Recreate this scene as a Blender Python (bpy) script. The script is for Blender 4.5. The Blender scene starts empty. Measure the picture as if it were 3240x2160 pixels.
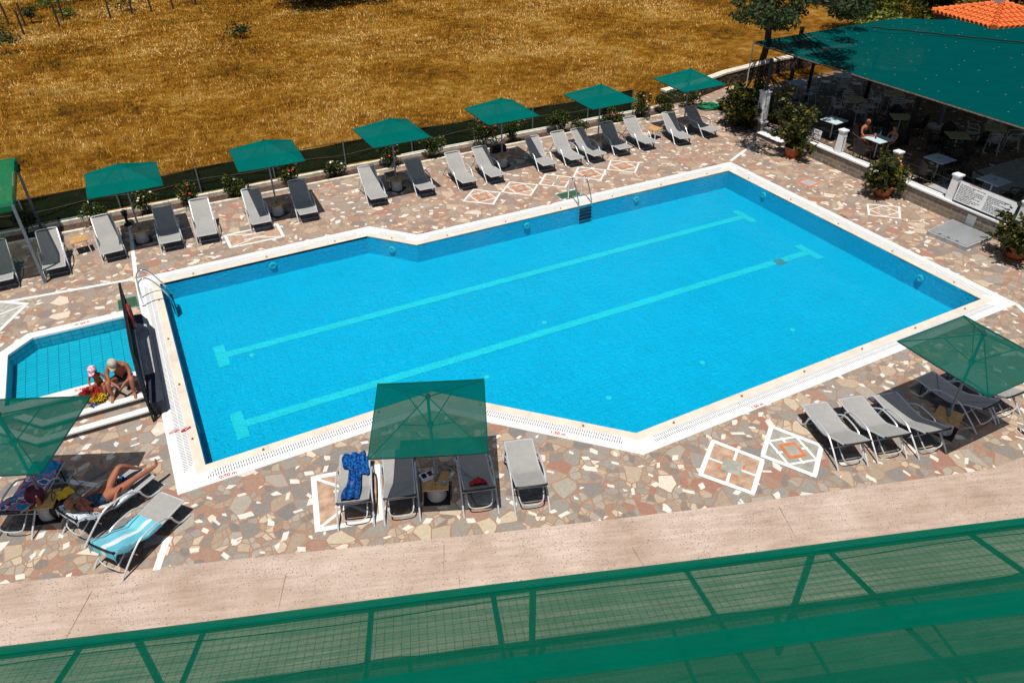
import bpy, bmesh, math, random
import numpy as np
from mathutils import Vector, Matrix
from mathutils.geometry import tessellate_polygon
random.seed(7); NP = np.random.default_rng(7)
SC = bpy.context.scene
COL = SC.collection
PI = math.pi
R = math.radians

# ------------------------------------------------------------------ camera
YAW, PITCH, ROLL = 0.475, 0.616, -0.0102
FPX, CAM = 2370.8, Vector((0.4846, -12.898, 11.0))          # focal length in px of a 3240 px wide picture
_f = Vector((math.sin(YAW)*math.cos(PITCH), math.cos(YAW)*math.cos(PITCH), -math.sin(PITCH)))
_r = Vector((math.cos(YAW), -math.sin(YAW), 0)); _u = _r.cross(_f)
CR = _r*math.cos(ROLL) + _u*math.sin(ROLL); CU = -_r*math.sin(ROLL) + _u*math.cos(ROLL)
cd = bpy.data.cameras.new('camera'); cam = bpy.data.objects.new('camera', cd); COL.objects.link(cam)
cd.sensor_width = 36; cd.lens = 36*FPX/3240; cd.clip_end = 1500; cd.clip_start = .1
M = Matrix.Identity(4)
for i in range(3): M[i][0], M[i][1], M[i][2], M[i][3] = CR[i], CU[i], -_f[i], CAM[i]
cam.matrix_world = M; SC.camera = cam

# ------------------------------------------------------------------ light
SUN = Vector((.22, .235, -1)).normalized()                  # direction the light travels
sl = bpy.data.lights.new('sun', 'SUN'); sl.energy = 4.7; sl.angle = R(.5); sl.color = (1, .955, .88)
so = bpy.data.objects.new('sun', sl); COL.objects.link(so)
so.rotation_euler = SUN.to_track_quat('-Z', 'Y').to_euler(); so.location = (0, 0, 30)
w = bpy.data.worlds.new('World'); SC.world = w; w.use_nodes = True
nt = w.node_tree; sky = nt.nodes.new('ShaderNodeTexSky'); sky.sky_type = 'NISHITA'; sky.sun_disc = False
sky.sun_elevation = math.asin(-SUN.z); sky.sun_rotation = math.atan2(-SUN.x, -SUN.y)
bg = nt.nodes['Background']; bg.inputs[1].default_value = .05; nt.links.new(sky.outputs[0], bg.inputs[0])
SC.view_settings.view_transform = 'Standard'; SC.view_settings.look = 'None'
SC.view_settings.exposure = 0; SC.view_settings.gamma = 1
SC.render.engine = 'CYCLES'
SC.cycles.transparent_max_bounces = 16; SC.cycles.diffuse_bounces = 1; SC.cycles.max_bounces = 8

def G(x, y, z=0.0):
    """ground point: where the sight line of photo pixel (x, y) meets height z"""
    d = _f + CR*((x-1620)/FPX) - CU*((y-1080)/FPX)
    t = (z-CAM.z)/d.z
    p = CAM + d*t
    return Vector((p.x, p.y, z))
# enlargements the measurements were taken from: (x0, y0, scale)
def Z(x0, y0, k): return lambda a, b, z=0.0: G(x0+a*k, y0+b*k, z)
g1 = Z(0, 450, .3507); g2 = Z(2250, 0, .4209); g3 = Z(2300, 300, .39966); g4 = Z(650, 380, .3401)
g5 = Z(1350, 200, .4252); gf = Z(2740, 330, .21259); gc = Z(950, 1150, .38265); gr = Z(2400, 950, .3827)
gl = Z(0, 1400, .3401); gd = Z(0, 1000, .287); gb = Z(0, 780, .287); gn = Z(2140, 1290, .23912); gk = Z(2300, 180, .2126)

# ------------------------------------------------------------------ materials
MATS = {}
class NM:
    def __init__(s, name):
        s.m = bpy.data.materials.new(name); s.m.use_nodes = True; s.t = s.m.node_tree
        s.b = s.t.nodes['Principled BSDF']; s.out = s.t.nodes['Material Output']; s._co = None
    def n(s, typ, **kw):
        o = s.t.nodes.new('ShaderNode'+typ)
        for k, v in kw.items():
            if k.startswith('i_'):
                o.inputs[k[2:].replace('_', ' ')].default_value = v
            else: setattr(o, k, v)
        return o
    def l(s, a, b): s.t.links.new(a, b)
    def co(s, kind='Object'):
        if s._co is None: s._co = s.n('TexCoord')
        return s._co.outputs[kind]
    def noise(s, scale, detail=3, rough=.5, vec=None, dim='3D'):
        o = s.n('TexNoise', noise_dimensions=dim); o.inputs['Scale'].default_value = scale
        o.inputs['Detail'].default_value = detail; o.inputs['Roughness'].default_value = rough
        s.l(vec or s.co(), o.inputs['Vector']); return o.outputs['Fac']
    def ramp(s, fac, stops, interp='LINEAR'):
        o = s.n('ValToRGB'); o.color_ramp.interpolation = interp; e = o.color_ramp.elements
        while len(e) < len(stops): e.new(.5)
        for i, (p, c) in enumerate(stops):
            e[i].position = p; e[i].color = (*c, 1) if len(c) == 3 else c
        s.l(fac, o.inputs[0]); return o.outputs[0]
    def math(s, op, a, b=0.0, c=None):
        o = s.n('Math', operation=op)
        for i, v in enumerate((a, b) if c is None else (a, b, c)):
            if isinstance(v, (int, float)): o.inputs[i].default_value = v
            else: s.l(v, o.inputs[i])
        return o.outputs[0]
    def mix(s, f, a, b, mode='MIX'):
        o = s.n('Mix', data_type='RGBA', blend_type=mode)
        for i, v in ((0, f), (6, a), (7, b)):
            if isinstance(v, (int, float)): o.inputs[i].default_value = v
            elif isinstance(v, tuple): o.inputs[i].default_value = (*v, 1) if len(v) == 3 else v
            else: s.l(v, o.inputs[i])
        return o.outputs[2]
    def bump(s, h, strength=.3, dist=.01):
        o = s.n('Bump'); o.inputs['Strength'].default_value = strength; o.inputs['Distance'].default_value = dist
        s.l(h, o.inputs['Height']); s.l(o.outputs[0], s.b.inputs['Normal']); return o
    def col(s, c):
        if isinstance(c, tuple): s.b.inputs['Base Color'].default_value = (*c, 1)
        else: s.l(c, s.b.inputs['Base Color'])
    def set(s, rough=.6, metal=0, spec=.5):
        s.b.inputs['Roughness'].default_value = rough; s.b.inputs['Metallic'].default_value = metal
        s.b.inputs['Specular IOR Level'].default_value = spec
def simple(name, c, rough=.6, metal=0, var=.25, scale=8, bump=0, spec=.4):
    a = NM(name); f = a.noise(scale, 4)
    lo = tuple(x*(1-var) for x in c); hi = tuple(min(1, x*(1+var)) for x in c)
    a.col(a.ramp(f, [(.3, lo), (.7, hi)])); a.set(rough, metal, spec)
    if bump: a.bump(a.noise(scale*6, 4), bump, .01)
    MATS[name] = a.m; return a.m
simple('frame_metal', (.62, .64, .66), .35, .3, .12, 20)
simple('dark_metal', (.012, .012, .015), .45, .2, .3)
simple('pole_metal', (.17, .21, .26), .5, .3, .15, 6)
simple('chrome', (.75, .77, .8), .12, 1, .05)
simple('alu', (.62, .64, .66), .4, .35, .1)
simple('white_paint', (.80, .80, .80), .55, 0, .05, 4)
simple('white_concrete', (.5, .5, .5), .8, 0, .15, 6)
simple('black', (.01, .01, .012), .6, 0, .3)
simple('wicker', (.016, .013, .011), .6, 0, .4, 40)
simple('wood_top', (.52, .30, .12), .5, 0, .22, 9)
simple('table_olive', (.48, .44, .22), .5, 0, .2, 9)
simple('table_blue', (.50, .62, .66), .5, 0, .15, 9)
simple('rim_lamp', (.10, .56, .62), .4, 0, .08)
simple('terracotta', (.42, .12, .045), .7, 0, .25, 10)
simple('soil', (.085, .045, .032), .95, 0, .5, 9, .6)
simple('kerb', (.66, .60, .47), .8, 0, .25, 6, .2)
simple('marble', (.80, .78, .75), .4, 0, .07, 2.5)
simple('stone_beige', (.70, .61, .51), .6, 0, .12, 2)
simple('brass', (.35, .22, .1), .4, .6, .2)
simple('red_paint', (.55, .02, .03), .5, 0, .1)
simple('mat_green', (.035, .085, .05), .9, 0, .3, 30)
simple('rim_cyan', (.02, .35, .3), .6, 0, .2, 30)
simple('skin_tan', (.33, .115, .06), .6, 0, .12, 9)
simple('skin_fair', (.50, .23, .14), .45, 0, .12, 9)
simple('hair_blonde', (.26, .15, .055), .6, 0, .4, 60, .4)
simple('hair_dark', (.05, .03, .02), .6, 0, .4, 60)
simple('cap_khaki', (.46, .42, .32), .8, 0, .15, 20)
simple('navy', (.008, .012, .03), .8, 0, .3); simple('plinth_shade', (.02, .026, .045), .8, 0, .3); simple('gutter_dark', (.02, .022, .05), .9, 0, .2)  # plinth tone carries the dark shade beside the black fence
simple('red_cloth', (.42, .02, .02), .85, 0, .3, 12)
simple('maroon', (.11, .01, .04), .7, 0, .3)
simple('ring_orange', (.75, .12, .03), .5, 0, .1)
simple('ring_red', (.25, .02, .01), .5, 0, .2)
simple('hose_green', (.0, .20, .09), .4, 0, .15)
simple('hose_white', (.72, .70, .64), .5, 0, .1)
simple('bark', (.05, .035, .028), .9, 0, .4, 12, .5)
simple('grey_wood', (.12, .10, .08), .9, 0, .4, 12, .3)
simple('sheet_grey', (.42, .44, .46), .35, .5, .12, 1.5)
simple('concrete_grey', (.36, .36, .36), .8, 0, .2, 5, .2)
simple('fl_red', (.6, .03, .03), .6); simple('fl_white', (.8, .62, .55), .6); simple('fl_pink', (.8, .3, .28), .6)
simple('yellow', (.75, .48, .02), .8, 0, .15); simple('paper', (.7, .7, .72), .7, 0, .05)
simple('blue_plastic', (.03, .2, .5), .4)
simple('glass_bottle', (.1, .35, .45), .15)
simple('text_black', (.012, .012, .03), .7); simple('grout_grey', (.4, .38, .35), .8)
simple('mosaic_pink', (.44, .29, .20), .7, 0, .35, 5); simple('mosaic_green', (.33, .325, .28), .7, 0, .2, 5)
simple('mosaic_orange', (.62, .17, .05), .7, 0, .15, 8)
simple('tile_orange', (.72, .155, .035), .8, 0, .22, 5, .2)
simple('red_gran', (.2, .07, .06), .8, 0, .4, 60)

def cloth(name, c, transp, stripes=0.0, trans=.35):
    """woven shade cloth: green threads with open gaps between them"""
    a = NM(name); f = a.noise(1.2, 4); f2 = a.noise(60, 2)
    c2 = a.mix(f, tuple(x*.9 for x in c), tuple(x*1.15 for x in c))
    d = a.n('BsdfDiffuse'); a.l(c2, d.inputs[0]); t = a.n('BsdfTranslucent'); a.l(c2, t.inputs[0])
    bw = a.n('Bump'); bw.inputs['Strength'].default_value = .5; bw.inputs['Distance'].default_value = .05; a.l(a.noise(3.2, 3, .55), bw.inputs['Height']); a.l(bw.outputs[0], d.inputs['Normal'])
    m1 = a.n('MixShader'); m1.inputs[0].default_value = trans; a.l(d.outputs[0], m1.inputs[1]); a.l(t.outputs[0], m1.inputs[2])
    tr = a.n('BsdfTransparent'); m2 = a.n('MixShader')
    if stripes:
        mp = a.n('Mapping', vector_type='TEXTURE'); mp.inputs['Rotation'].default_value = (0, 0, R(-19.4)); mp.inputs['Scale'].default_value = (2.8, .07, 1)
        a.l(a.co(), mp.inputs[0]); s = a.noise(1.0, 5, .7, mp.outputs[0])
        fac = a.math('ADD', a.math('MULTIPLY', a.math('SUBTRACT', s, .5), stripes), transp)
        a.l(a.math('MAXIMUM', fac, .02), m2.inputs[0])
    else: m2.inputs[0].default_value = transp
    a.l(m1.outputs[0], m2.inputs[1]); a.l(tr.outputs[0], m2.inputs[2]); a.l(m2.outputs[0], a.out.inputs[0])
    MATS[name] = a.m
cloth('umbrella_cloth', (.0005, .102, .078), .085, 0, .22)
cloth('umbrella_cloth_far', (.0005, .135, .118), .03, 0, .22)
cloth('roof_cloth', (.0002, .062, .062), .015, 0, .05)
cloth('sail_cloth', (.01, .20, .09), .1)
cloth('awning_cloth', (.001, .13, .074), .165, .45)
cloth('awning_double', (.0005, .165, .105), .06, .25)
cloth('fence_cloth', (.012, .034, .020), .03, 0, .1)
a = NM('sling'); wv = a.n('TexWave'); wv.inputs['Scale'].default_value = 60; wv.inputs['Distortion'].default_value = 1
a.l(a.co(), wv.inputs['Vector']); a.col(a.mix(a.noise(7, 5), (.28, .27, .26), (.385, .375, .36))); a.set(.75)
a.bump(wv.outputs['Fac'], .2, .003); MATS['sling'] = a.m

def leafmat(name, stops, rough=.35):
    a = NM(name); g = a.n('NewGeometry')
    a.col(a.ramp(g.outputs['Random Per Island'], stops)); a.set(rough, 0, .4)
    tl = a.n('BsdfTranslucent'); a.t.links.new(a.b.inputs['Base Color'].links[0].from_socket, tl.inputs[0])
    m = a.n('MixShader'); m.inputs[0].default_value = .22
    a.l(a.b.outputs[0], m.inputs[1]); a.l(tl.outputs[0], m.inputs[2]); a.l(m.outputs[0], a.out.inputs[0])
    MATS[name] = a.m
leafmat('leaf_tree', [(0, (.010, .020, .004)), (.5, (.022, .042, .008)), (1, (.05, .075, .012))], .65)
leafmat('leaf_ficus', [(0, (.012, .020, .006)), (.5, (.035, .048, .010)), (.85, (.12, .12, .015)), (1, (.28, .16, .03))])
leafmat('leaf_rose', [(0, (.012, .022, .004)), (.6, (.035, .058, .008)), (1, (.13, .14, .02))])
leafmat('leaf_vine', [(0, (.03, .05, .005)), (.5, (.10, .14, .015)), (1, (.32, .34, .05))])
leafmat('leaf_dark', [(0, (.004, .006, .003)), (1, (.012, .016, .006))])

# crazy paving -------------------------------------------------------
def paving(name, sc=1.0, warm=.5, GAIN=(1.12, 1.06, 1.02)):
    a = NM(name)
    w_ = a.n('TexNoise', noise_dimensions='2D'); w_.inputs['Scale'].default_value = 1.3; w_.inputs['Detail'].default_value = 1
    a.l(a.co(), w_.inputs['Vector'])
    vm = a.n('VectorMath', operation='MULTIPLY_ADD'); a.l(w_.outputs['Color'], vm.inputs[0]); vm.inputs[1].default_value = (.22, .22, 0)
    a.l(a.co(), vm.inputs[2]); P = vm.outputs[0]
    def vor(scale, feat='F1', metric='EUCLIDEAN', vec=P):
        v = a.n('TexVoronoi', voronoi_dimensions='2D', feature=feat)
        if feat == 'F1': v.distance = metric
        v.inputs['Scale'].default_value = scale; v.inputs['Randomness'].default_value = 1
        a.l(vec, v.inputs['Vector']); return v
    s1, s2 = 2.15*sc, 4.3*sc
    v1, e1 = vor(s1), vor(s1, 'DISTANCE_TO_EDGE'); v2, e2 = vor(s2), vor(s2, 'DISTANCE_TO_EDGE')
    sp1 = a.n('SeparateColor'); a.l(v1.outputs['Color'], sp1.inputs[0]); sp2 = a.n('SeparateColor'); a.l(v2.outputs['Color'], sp2.inputs[0])
    sel = a.math('GREATER_THAN', sp1.outputs[0], .42)
    m1 = a.math('LESS_THAN', e1.outputs['Distance'], .024*sc)
    m2 = a.math('MULTIPLY', a.math('LESS_THAN', e2.outputs['Distance'], .045*sc), sel)
    mort = a.math('MAXIMUM', m1, m2)
    rnd = a.n('Mix', data_type='FLOAT'); a.l(sel, rnd.inputs[0]); a.l(sp1.outputs[1], rnd.inputs[2]); a.l(sp2.outputs[1], rnd.inputs[3]); rnd = rnd.outputs[0]
    W = warm
    st = [(0, (.27, .265, .24)), (.13, (.37, .355, .31)), (.26, (.36, .29, .22)), (.37, (.20, .205, .20)), (.47, (.46, .385, .29)), (.57, (.285, .285, .27)),
          (.66, (.34, .20, .15)), (.72, (.16, .17, .18)), (.80, (.56, .49, .37)), (.88, (.33, .155, .115)), (.92, (.25, .255, .24)), (.965, (.76, .71, .62))]
    c = a.mix(.22, a.ramp(rnd, st, 'CONSTANT'), (.36, .305, .255))
    py = a.n('SeparateXYZ'); a.l(a.co(), py.inputs[0]); far = a.n('Clamp'); a.l(a.math('MULTIPLY_ADD', a.math('ADD', py.outputs[1], a.math('MULTIPLY', py.outputs[0], .4)), .07, .12), far.inputs[0])
    big = a.noise(.35, 2, .5); c = a.mix(a.math('MULTIPLY', a.math('MULTIPLY', big, W), far.outputs[0]), c, (.50, .29, .19))
    gr = a.noise(14, 5, .6); c = a.mix(.45, c, a.ramp(gr, [(.25, (.45, .45, .45)), (.75, (1, 1, 1))]), 'MULTIPLY')
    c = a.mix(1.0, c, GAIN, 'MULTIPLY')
    mc = a.mix(a.noise(3, 3), (.30, .15, .09), (.38, .24, .16))
    c = a.mix(mort, c, mc)
    # loose white marble off-cuts: turned rectangles
    def cuts(scale, off, keep, mx, my):
        o = a.n('VectorMath', operation='ADD'); a.l(a.co(), o.inputs[0]); o.inputs[1].default_value = off
        v = vor(scale, vec=o.outputs[0]); d = a.n('VectorMath', operation='SUBTRACT'); a.l(o.outputs[0], d.inputs[0]); a.l(v.outputs['Position'], d.inputs[1])
        s = a.n('SeparateColor'); a.l(v.outputs['Color'], s.inputs[0])
        ro = a.n('VectorRotate', rotation_type='Z_AXIS'); a.l(d.outputs[0], ro.inputs['Vector']); a.l(a.math('MULTIPLY', s.outputs[0], 6.283), ro.inputs['Angle'])
        q = a.n('SeparateXYZ'); a.l(ro.outputs[0], q.inputs[0])
        ix = a.math('LESS_THAN', a.math('ABSOLUTE', q.outputs[0]), a.math('MULTIPLY_ADD', s.outputs[1], mx, .03))
        iy = a.math('LESS_THAN', a.math('ABSOLUTE', a.math('MULTIPLY_ADD', q.outputs[0], .35, q.outputs[1])), a.math('MULTIPLY_ADD', s.outputs[2], my, .025))
        cut = a.math('LESS_THAN', a.math('ADD', q.outputs[0], q.outputs[1]), a.math('MULTIPLY_ADD', s.outputs[1], .16, .0))
        k = a.math('LESS_THAN', s.outputs[0], keep)
        return a.math('MULTIPLY', a.math('MULTIPLY', ix, iy), a.math('MULTIPLY', k, cut))
    wmask = a.math('MAXIMUM', cuts(1.15*sc, (3.3, 1.7, 0), .5, .11, .075), cuts(1.8*sc, (.6, 5.1, 0), .6, .065, .045))
    c = a.mix(wmask, c, a.mix(a.noise(9, 3), (.62, .56, .49), (.78, .73, .66)))
    a.col(c); a.set(.72, 0, .3)
    h = a.math('SUBTRACT', a.math('MULTIPLY', gr, .35), mort); a.bump(h, .5, .012); MATS[name] = a.m
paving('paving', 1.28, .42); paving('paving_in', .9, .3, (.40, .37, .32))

def bricks(name, c1, c2, mort, sx, sy, off=.5):
    a = NM(name); b = a.n('TexBrick'); b.offset = off
    for k, v in (('Scale', 1), ('Brick Width', sx), ('Row Height', sy), ('Mortar Size', .012)): b.inputs[k].default_value = v
    b.inputs['Color1'].default_value = (*c1, 1); b.inputs['Color2'].default_value = (*c2, 1); b.inputs['Mortar'].default_value = (*mort, 1)
    sep = a.n('SeparateXYZ'); a.l(a.co(), sep.inputs[0]); cb = a.n('CombineXYZ')
    a.l(a.math('ADD', sep.outputs[0], sep.outputs[1]), cb.inputs[0]); a.l(sep.outputs[2], cb.inputs[1])
    a.l(cb.outputs[0], b.inputs['Vector'])
    a.col(a.mix(.5, b.outputs['Color'], a.ramp(a.noise(7, 5), [(.3, (.45, .45, .45)), (.7, (1, 1, 1))]), 'MULTIPLY')); a.set(.85, 0, .2)
    a.bump(b.outputs['Fac'], -.5, .01); MATS[name] = a.m
bricks('brick_wall', (.30, .25, .20), (.20, .165, .14), (.42, .36, .28), .34, .14)
bricks('riser_stone', (.17, .15, .14), (.10, .085, .085), (.24, .20, .17), .42, .3, .3)

a = NM('rubble_wall'); v = a.n('TexVoronoi'); v.inputs['Scale'].default_value = 4.5; e = a.n('TexVoronoi', feature='DISTANCE_TO_EDGE'); e.inputs['Scale'].default_value = 4.5
a.l(a.co(), v.inputs[0]); a.l(a.co(), e.inputs[0])
a.col(a.mix(a.math('LESS_THAN', e.outputs[0], .07), a.mix(.6, a.ramp(a.noise(6, 4), [(.3, (.05, .035, .028)), (.7, (.17, .12, .09))]), v.outputs['Distance'], 'SOFT_LIGHT'), (.012, .009, .008)))
a.set(.9, 0, .2); a.bump(e.outputs[0], .8, .05); MATS['rubble_wall'] = a.m

# pool tiles
def pooltile(name, c, grout, size, gw=.05, gfac=.5, bumpy=.35):
    a = NM(name); b = a.n('TexBrick'); b.offset = 0
    for k, v in (('Scale', 1), ('Brick Width', size), ('Row Height', size*.5), ('Mortar Size', gw)): b.inputs[k].default_value = v
    b.inputs['Color1'].default_value = (*c, 1); b.inputs['Color2'].default_value = (*[x*.88 for x in c], 1); b.inputs['Mortar'].default_value = (*grout, 1)
    g = a.n('NewGeometry'); ab = a.n('VectorMath', operation='ABSOLUTE'); a.l(g.outputs['Normal'], ab.inputs[0]); s = a.n('SeparateXYZ'); a.l(ab.outputs[0], s.inputs[0])
    p = a.n('SeparateXYZ'); a.l(a.co(), p.inputs[0])
    cb = a.n('CombineXYZ'); up = a.math('GREATER_THAN', s.outputs[2], .5)
    def sw(x, y):
        o = a.n('Mix', data_type='FLOAT'); a.l(up, o.inputs[0]); a.l(x, o.inputs[2]); a.l(y, o.inputs[3]); return o.outputs[0]
    a.l(sw(a.math('ADD', p.outputs[0], p.outputs[1]), p.outputs[0]), cb.inputs[0]); a.l(sw(p.outputs[2], p.outputs[1]), cb.inputs[1])
    a.l(cb.outputs[0], b.inputs['Vector'])
    mo = a.ramp(a.noise(1.1, 5, .65), [(.3, (.93, .93, .93)), (.7, (1, 1, 1))])
    a.col(a.mix(1, a.mix(gfac, c, b.outputs['Color']), mo, 'MULTIPLY')); a.set(.5, 0, .3)
    n1 = a.noise(9, 4, .65); n2 = a.noise(34, 2, .5)
    a.bump(a.math('ADD', n1, a.math('MULTIPLY', n2, .75)), bumpy, .095); MATS[name] = a.m
pooltile('pool_tile', (.0, .61, .93), (.0, .42, .72), .25, .012, .35, 1.0)
pooltile('lane_tile', (.09, .84, .94), (.04, .68, .84), .25, .012, .35, 1.0)
pooltile('kid_tile', (.02, .46, .60), (.0, .16, .28), .24, .007, 1, .3)

a = NM('water'); wn = a.n('TexNoise'); wn.inputs['Scale'].default_value = 3.5; wn.inputs['Detail'].default_value = 5; wn.inputs['Roughness'].default_value = .65
a.l(a.co(), wn.inputs['Vector']); bp_ = a.n('Bump'); bp_.inputs['Strength'].default_value = .8; bp_.inputs['Distance'].default_value = .08; a.l(wn.outputs['Fac'], bp_.inputs['Height'])
tr = a.n('BsdfTransparent'); tr.inputs[0].default_value = (.45, .95, .99, 1); gl_ = a.n('BsdfGlossy'); gl_.inputs['Roughness'].default_value = .03
a.l(bp_.outputs[0], gl_.inputs['Normal']); fr = a.n('Fresnel'); fr.inputs['IOR'].default_value = 1.33; a.l(bp_.outputs[0], fr.inputs['Normal'])
mx = a.n('MixShader'); a.l(fr.outputs[0], mx.inputs[0]); a.l(tr.outputs[0], mx.inputs[1]); a.l(gl_.outputs[0], mx.inputs[2]); a.l(mx.outputs[0], a.out.inputs[0]); MATS['water'] = a.m

a = NM('path_concrete'); n1 = a.noise(.7, 5, .6)
mp = a.n('Mapping', vector_type='TEXTURE'); mp.inputs['Rotation'].default_value = (0, 0, R(-20)); mp.inputs['Scale'].default_value = (2.2, .22, 1); a.l(a.co(), mp.inputs[0])
n2 = a.noise(2, 6, .7, mp.outputs[0]); n3 = a.noise(22, 3, .6)
c = a.mix(a.ramp(n1, [(.3, (0, 0, 0)), (.7, (1, 1, 1))]), (.43, .31, .24), (.66, .53, .45)); c = a.mix(.75, c, a.ramp(n2, [(.3, (.66, .64, .62)), (.62, (1, 1, 1))]), 'MULTIPLY')
vv = a.n('TexVoronoi', voronoi_dimensions='2D'); vv.inputs['Scale'].default_value = 16; a.l(a.co(), vv.inputs[0]); sp = a.n('SeparateColor'); a.l(vv.outputs['Color'], sp.inputs[0])
pit = a.math('MULTIPLY', a.math('LESS_THAN', vv.outputs['Distance'], a.math('MULTIPLY_ADD', sp.outputs[1], .17, .02)), a.math('LESS_THAN', sp.outputs[0], a.math('MULTIPLY_ADD', a.math('SUBTRACT', n1, .42), 2.2, .25)))
vv2 = a.n('TexVoronoi', voronoi_dimensions='2D'); vv2.inputs['Scale'].default_value = 37; a.l(a.co(), vv2.inputs[0]); sp2 = a.n('SeparateColor'); a.l(vv2.outputs['Color'], sp2.inputs[0])
pit2 = a.math('MULTIPLY', a.math('LESS_THAN', vv2.outputs['Distance'], .22), a.math('LESS_THAN', sp2.outputs[0], a.math('MULTIPLY_ADD', a.math('SUBTRACT', a.noise(1.3, 3), .5), 1.4, .16)))
pit = a.math('MAXIMUM', pit, pit2)
c = a.mix(a.math('MULTIPLY', pit, .85), c, (.13, .09, .075)); c = a.mix(.3, c, a.ramp(n3, [(.3, (.75, .75, .75)), (.6, (1, 1, 1))]), 'MULTIPLY')
a.col(c); a.set(.8, 0, .3); a.bump(a.math('SUBTRACT', n3, pit), .3, .01); MATS['path_concrete'] = a.m

a = NM('field_soil'); n1 = a.noise(.22, 6, .62); n2 = a.noise(1.7, 5, .65); n3 = a.noise(11, 4, .7)
c = a.ramp(a.math('ADD', a.math('MULTIPLY', n1, .5), a.math('MULTIPLY', n2, .5)), [(.36, (.09, .040, .003)), (.46, (.24, .100, .006)), (.54, (.38, .175, .017)), (.63, (.52, .32, .08))])
c = a.mix(.75, c, a.ramp(n3, [(.35, (.35, .33, .28)), (.62, (1, 1, 1))]), 'MULTIPLY'); a.col(c); a.set(.95, 0, .1); a.bump(n3, 1, .12); MATS['field_soil'] = a.m
a = NM('dry_grass'); g = a.n('NewGeometry'); n1 = a.noise(.22, 6, .62); n2 = a.noise(1.7, 5, .65)
f = a.math('ADD', a.math('ADD', a.math('MULTIPLY', n1, .62), a.math('MULTIPLY', n2, .38)), a.math('MULTIPLY', a.math('SUBTRACT', g.outputs['Random Per Island'], .5), .22))
f = a.math('ADD', f, a.math('MULTIPLY', a.math('SUBTRACT', a.noise(.16, 4, .6), .5), .8)); c = a.ramp(f, [(.30, (.06, .042, .004)), (.38, (.22, .105, .004)), (.46, (.42, .180, .009)), (.54, (.64, .355, .05)), (.64, (.84, .60, .26))])
gmask = a.ramp(a.noise(.45, 5, .7), [(.50, (0, 0, 0)), (.60, (1, 1, 1))]); gm = a.math('MULTIPLY', gmask, .55); c = a.mix(gm, c, (.15, .15, .018))
a.col(c); a.set(.8, 0, .2); MATS['dry_grass'] = a.m

def pattern(name, stops, scale, rough=.85, dist=0):
    a = NM(name); a.col(a.ramp(a.noise(scale, 2, .5), stops, 'CONSTANT')); a.set(rough, 0, .2); MATS[name] = a.m
pattern('towel_blue', [(0, (.0, .03, .16)), (.40, (.005, .11, .38)), (.50, (.005, .03, .13)), (.58, (.01, .13, .42)), (.70, (.45, .10, .12)), (.72, (.0, .09, .3))], 5.5)
pattern('towel_white', [(0, (.55, .65, .75)), (.45, (.75, .78, .80)), (.56, (.06, .12, .25)), (.61, (.7, .74, .78)), (.68, (.35, .55, .5))], 8)
pattern('swimsuit', [(0, (.005, .01, .03)), (.48, (.02, .22, .25)), (.53, (.02, .02, .06)), (.6, (.2, .08, .3)), (.66, (.01, .015, .04))], 32)
pattern('suit_tiger', [(0, (.55, .25, .03)), (.46, (.03, .02, .02)), (.52, (.6, .3, .04)), (.6, (.05, .25, .35)), (.64, (.5, .25, .05))], 26)
pattern('cap_pink', [(0, (.75, .62, .62)), (.5, (.6, .12, .35)), (.6, (.8, .7, .7))], 14)
pattern('towel_multi', [(0, (.02, .25, .5)), (.38, (.02, .3, .55)), (.46, (.55, .2, .38)), (.52, (.02, .3, .5)), (.57, (.45, .02, .03)), (.61, (.8, .8, .8)), (.66, (.03, .12, .4))], 3.2)
pattern('stripe_shirt', [(0, (.05, .15, .35)), (.5, (.6, .65, .7)), (.6, (.05, .15, .35))], 9)
a = NM('towel_turq'); mp = a.n('Mapping'); mp.inputs['Rotation'].default_value = (0, 0, 0); mp.inputs['Scale'].default_value = (1, 1, 1); a.l(a.co(), mp.inputs[0])
sx = a.n('SeparateXYZ'); a.l(mp.outputs[0], sx.inputs[0]); n = a.noise(3, 2)
c = a.ramp(a.math('ADD', a.math('SUBTRACT', .38, sx.outputs[0]), a.math('MULTIPLY', n, .10)), [(0, (.55, .47, .30)), (.10, (.6, .52, .36)), (.13, (.02, .07, .16)), (.16, (.16, .52, .62)), (.20, (.04, .12, .2)), (.225, (.18, .55, .64)), (.31, (.16, .50, .62)), (.40, (.20, .56, .66)), (.43, (.7, .75, .78)), (.5, (.7, .75, .78)), (.52, (.14, .48, .6))], 'CONSTANT')
a.col(c); a.set(.9, 0, .1); MATS['towel_turq'] = a.m

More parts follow.
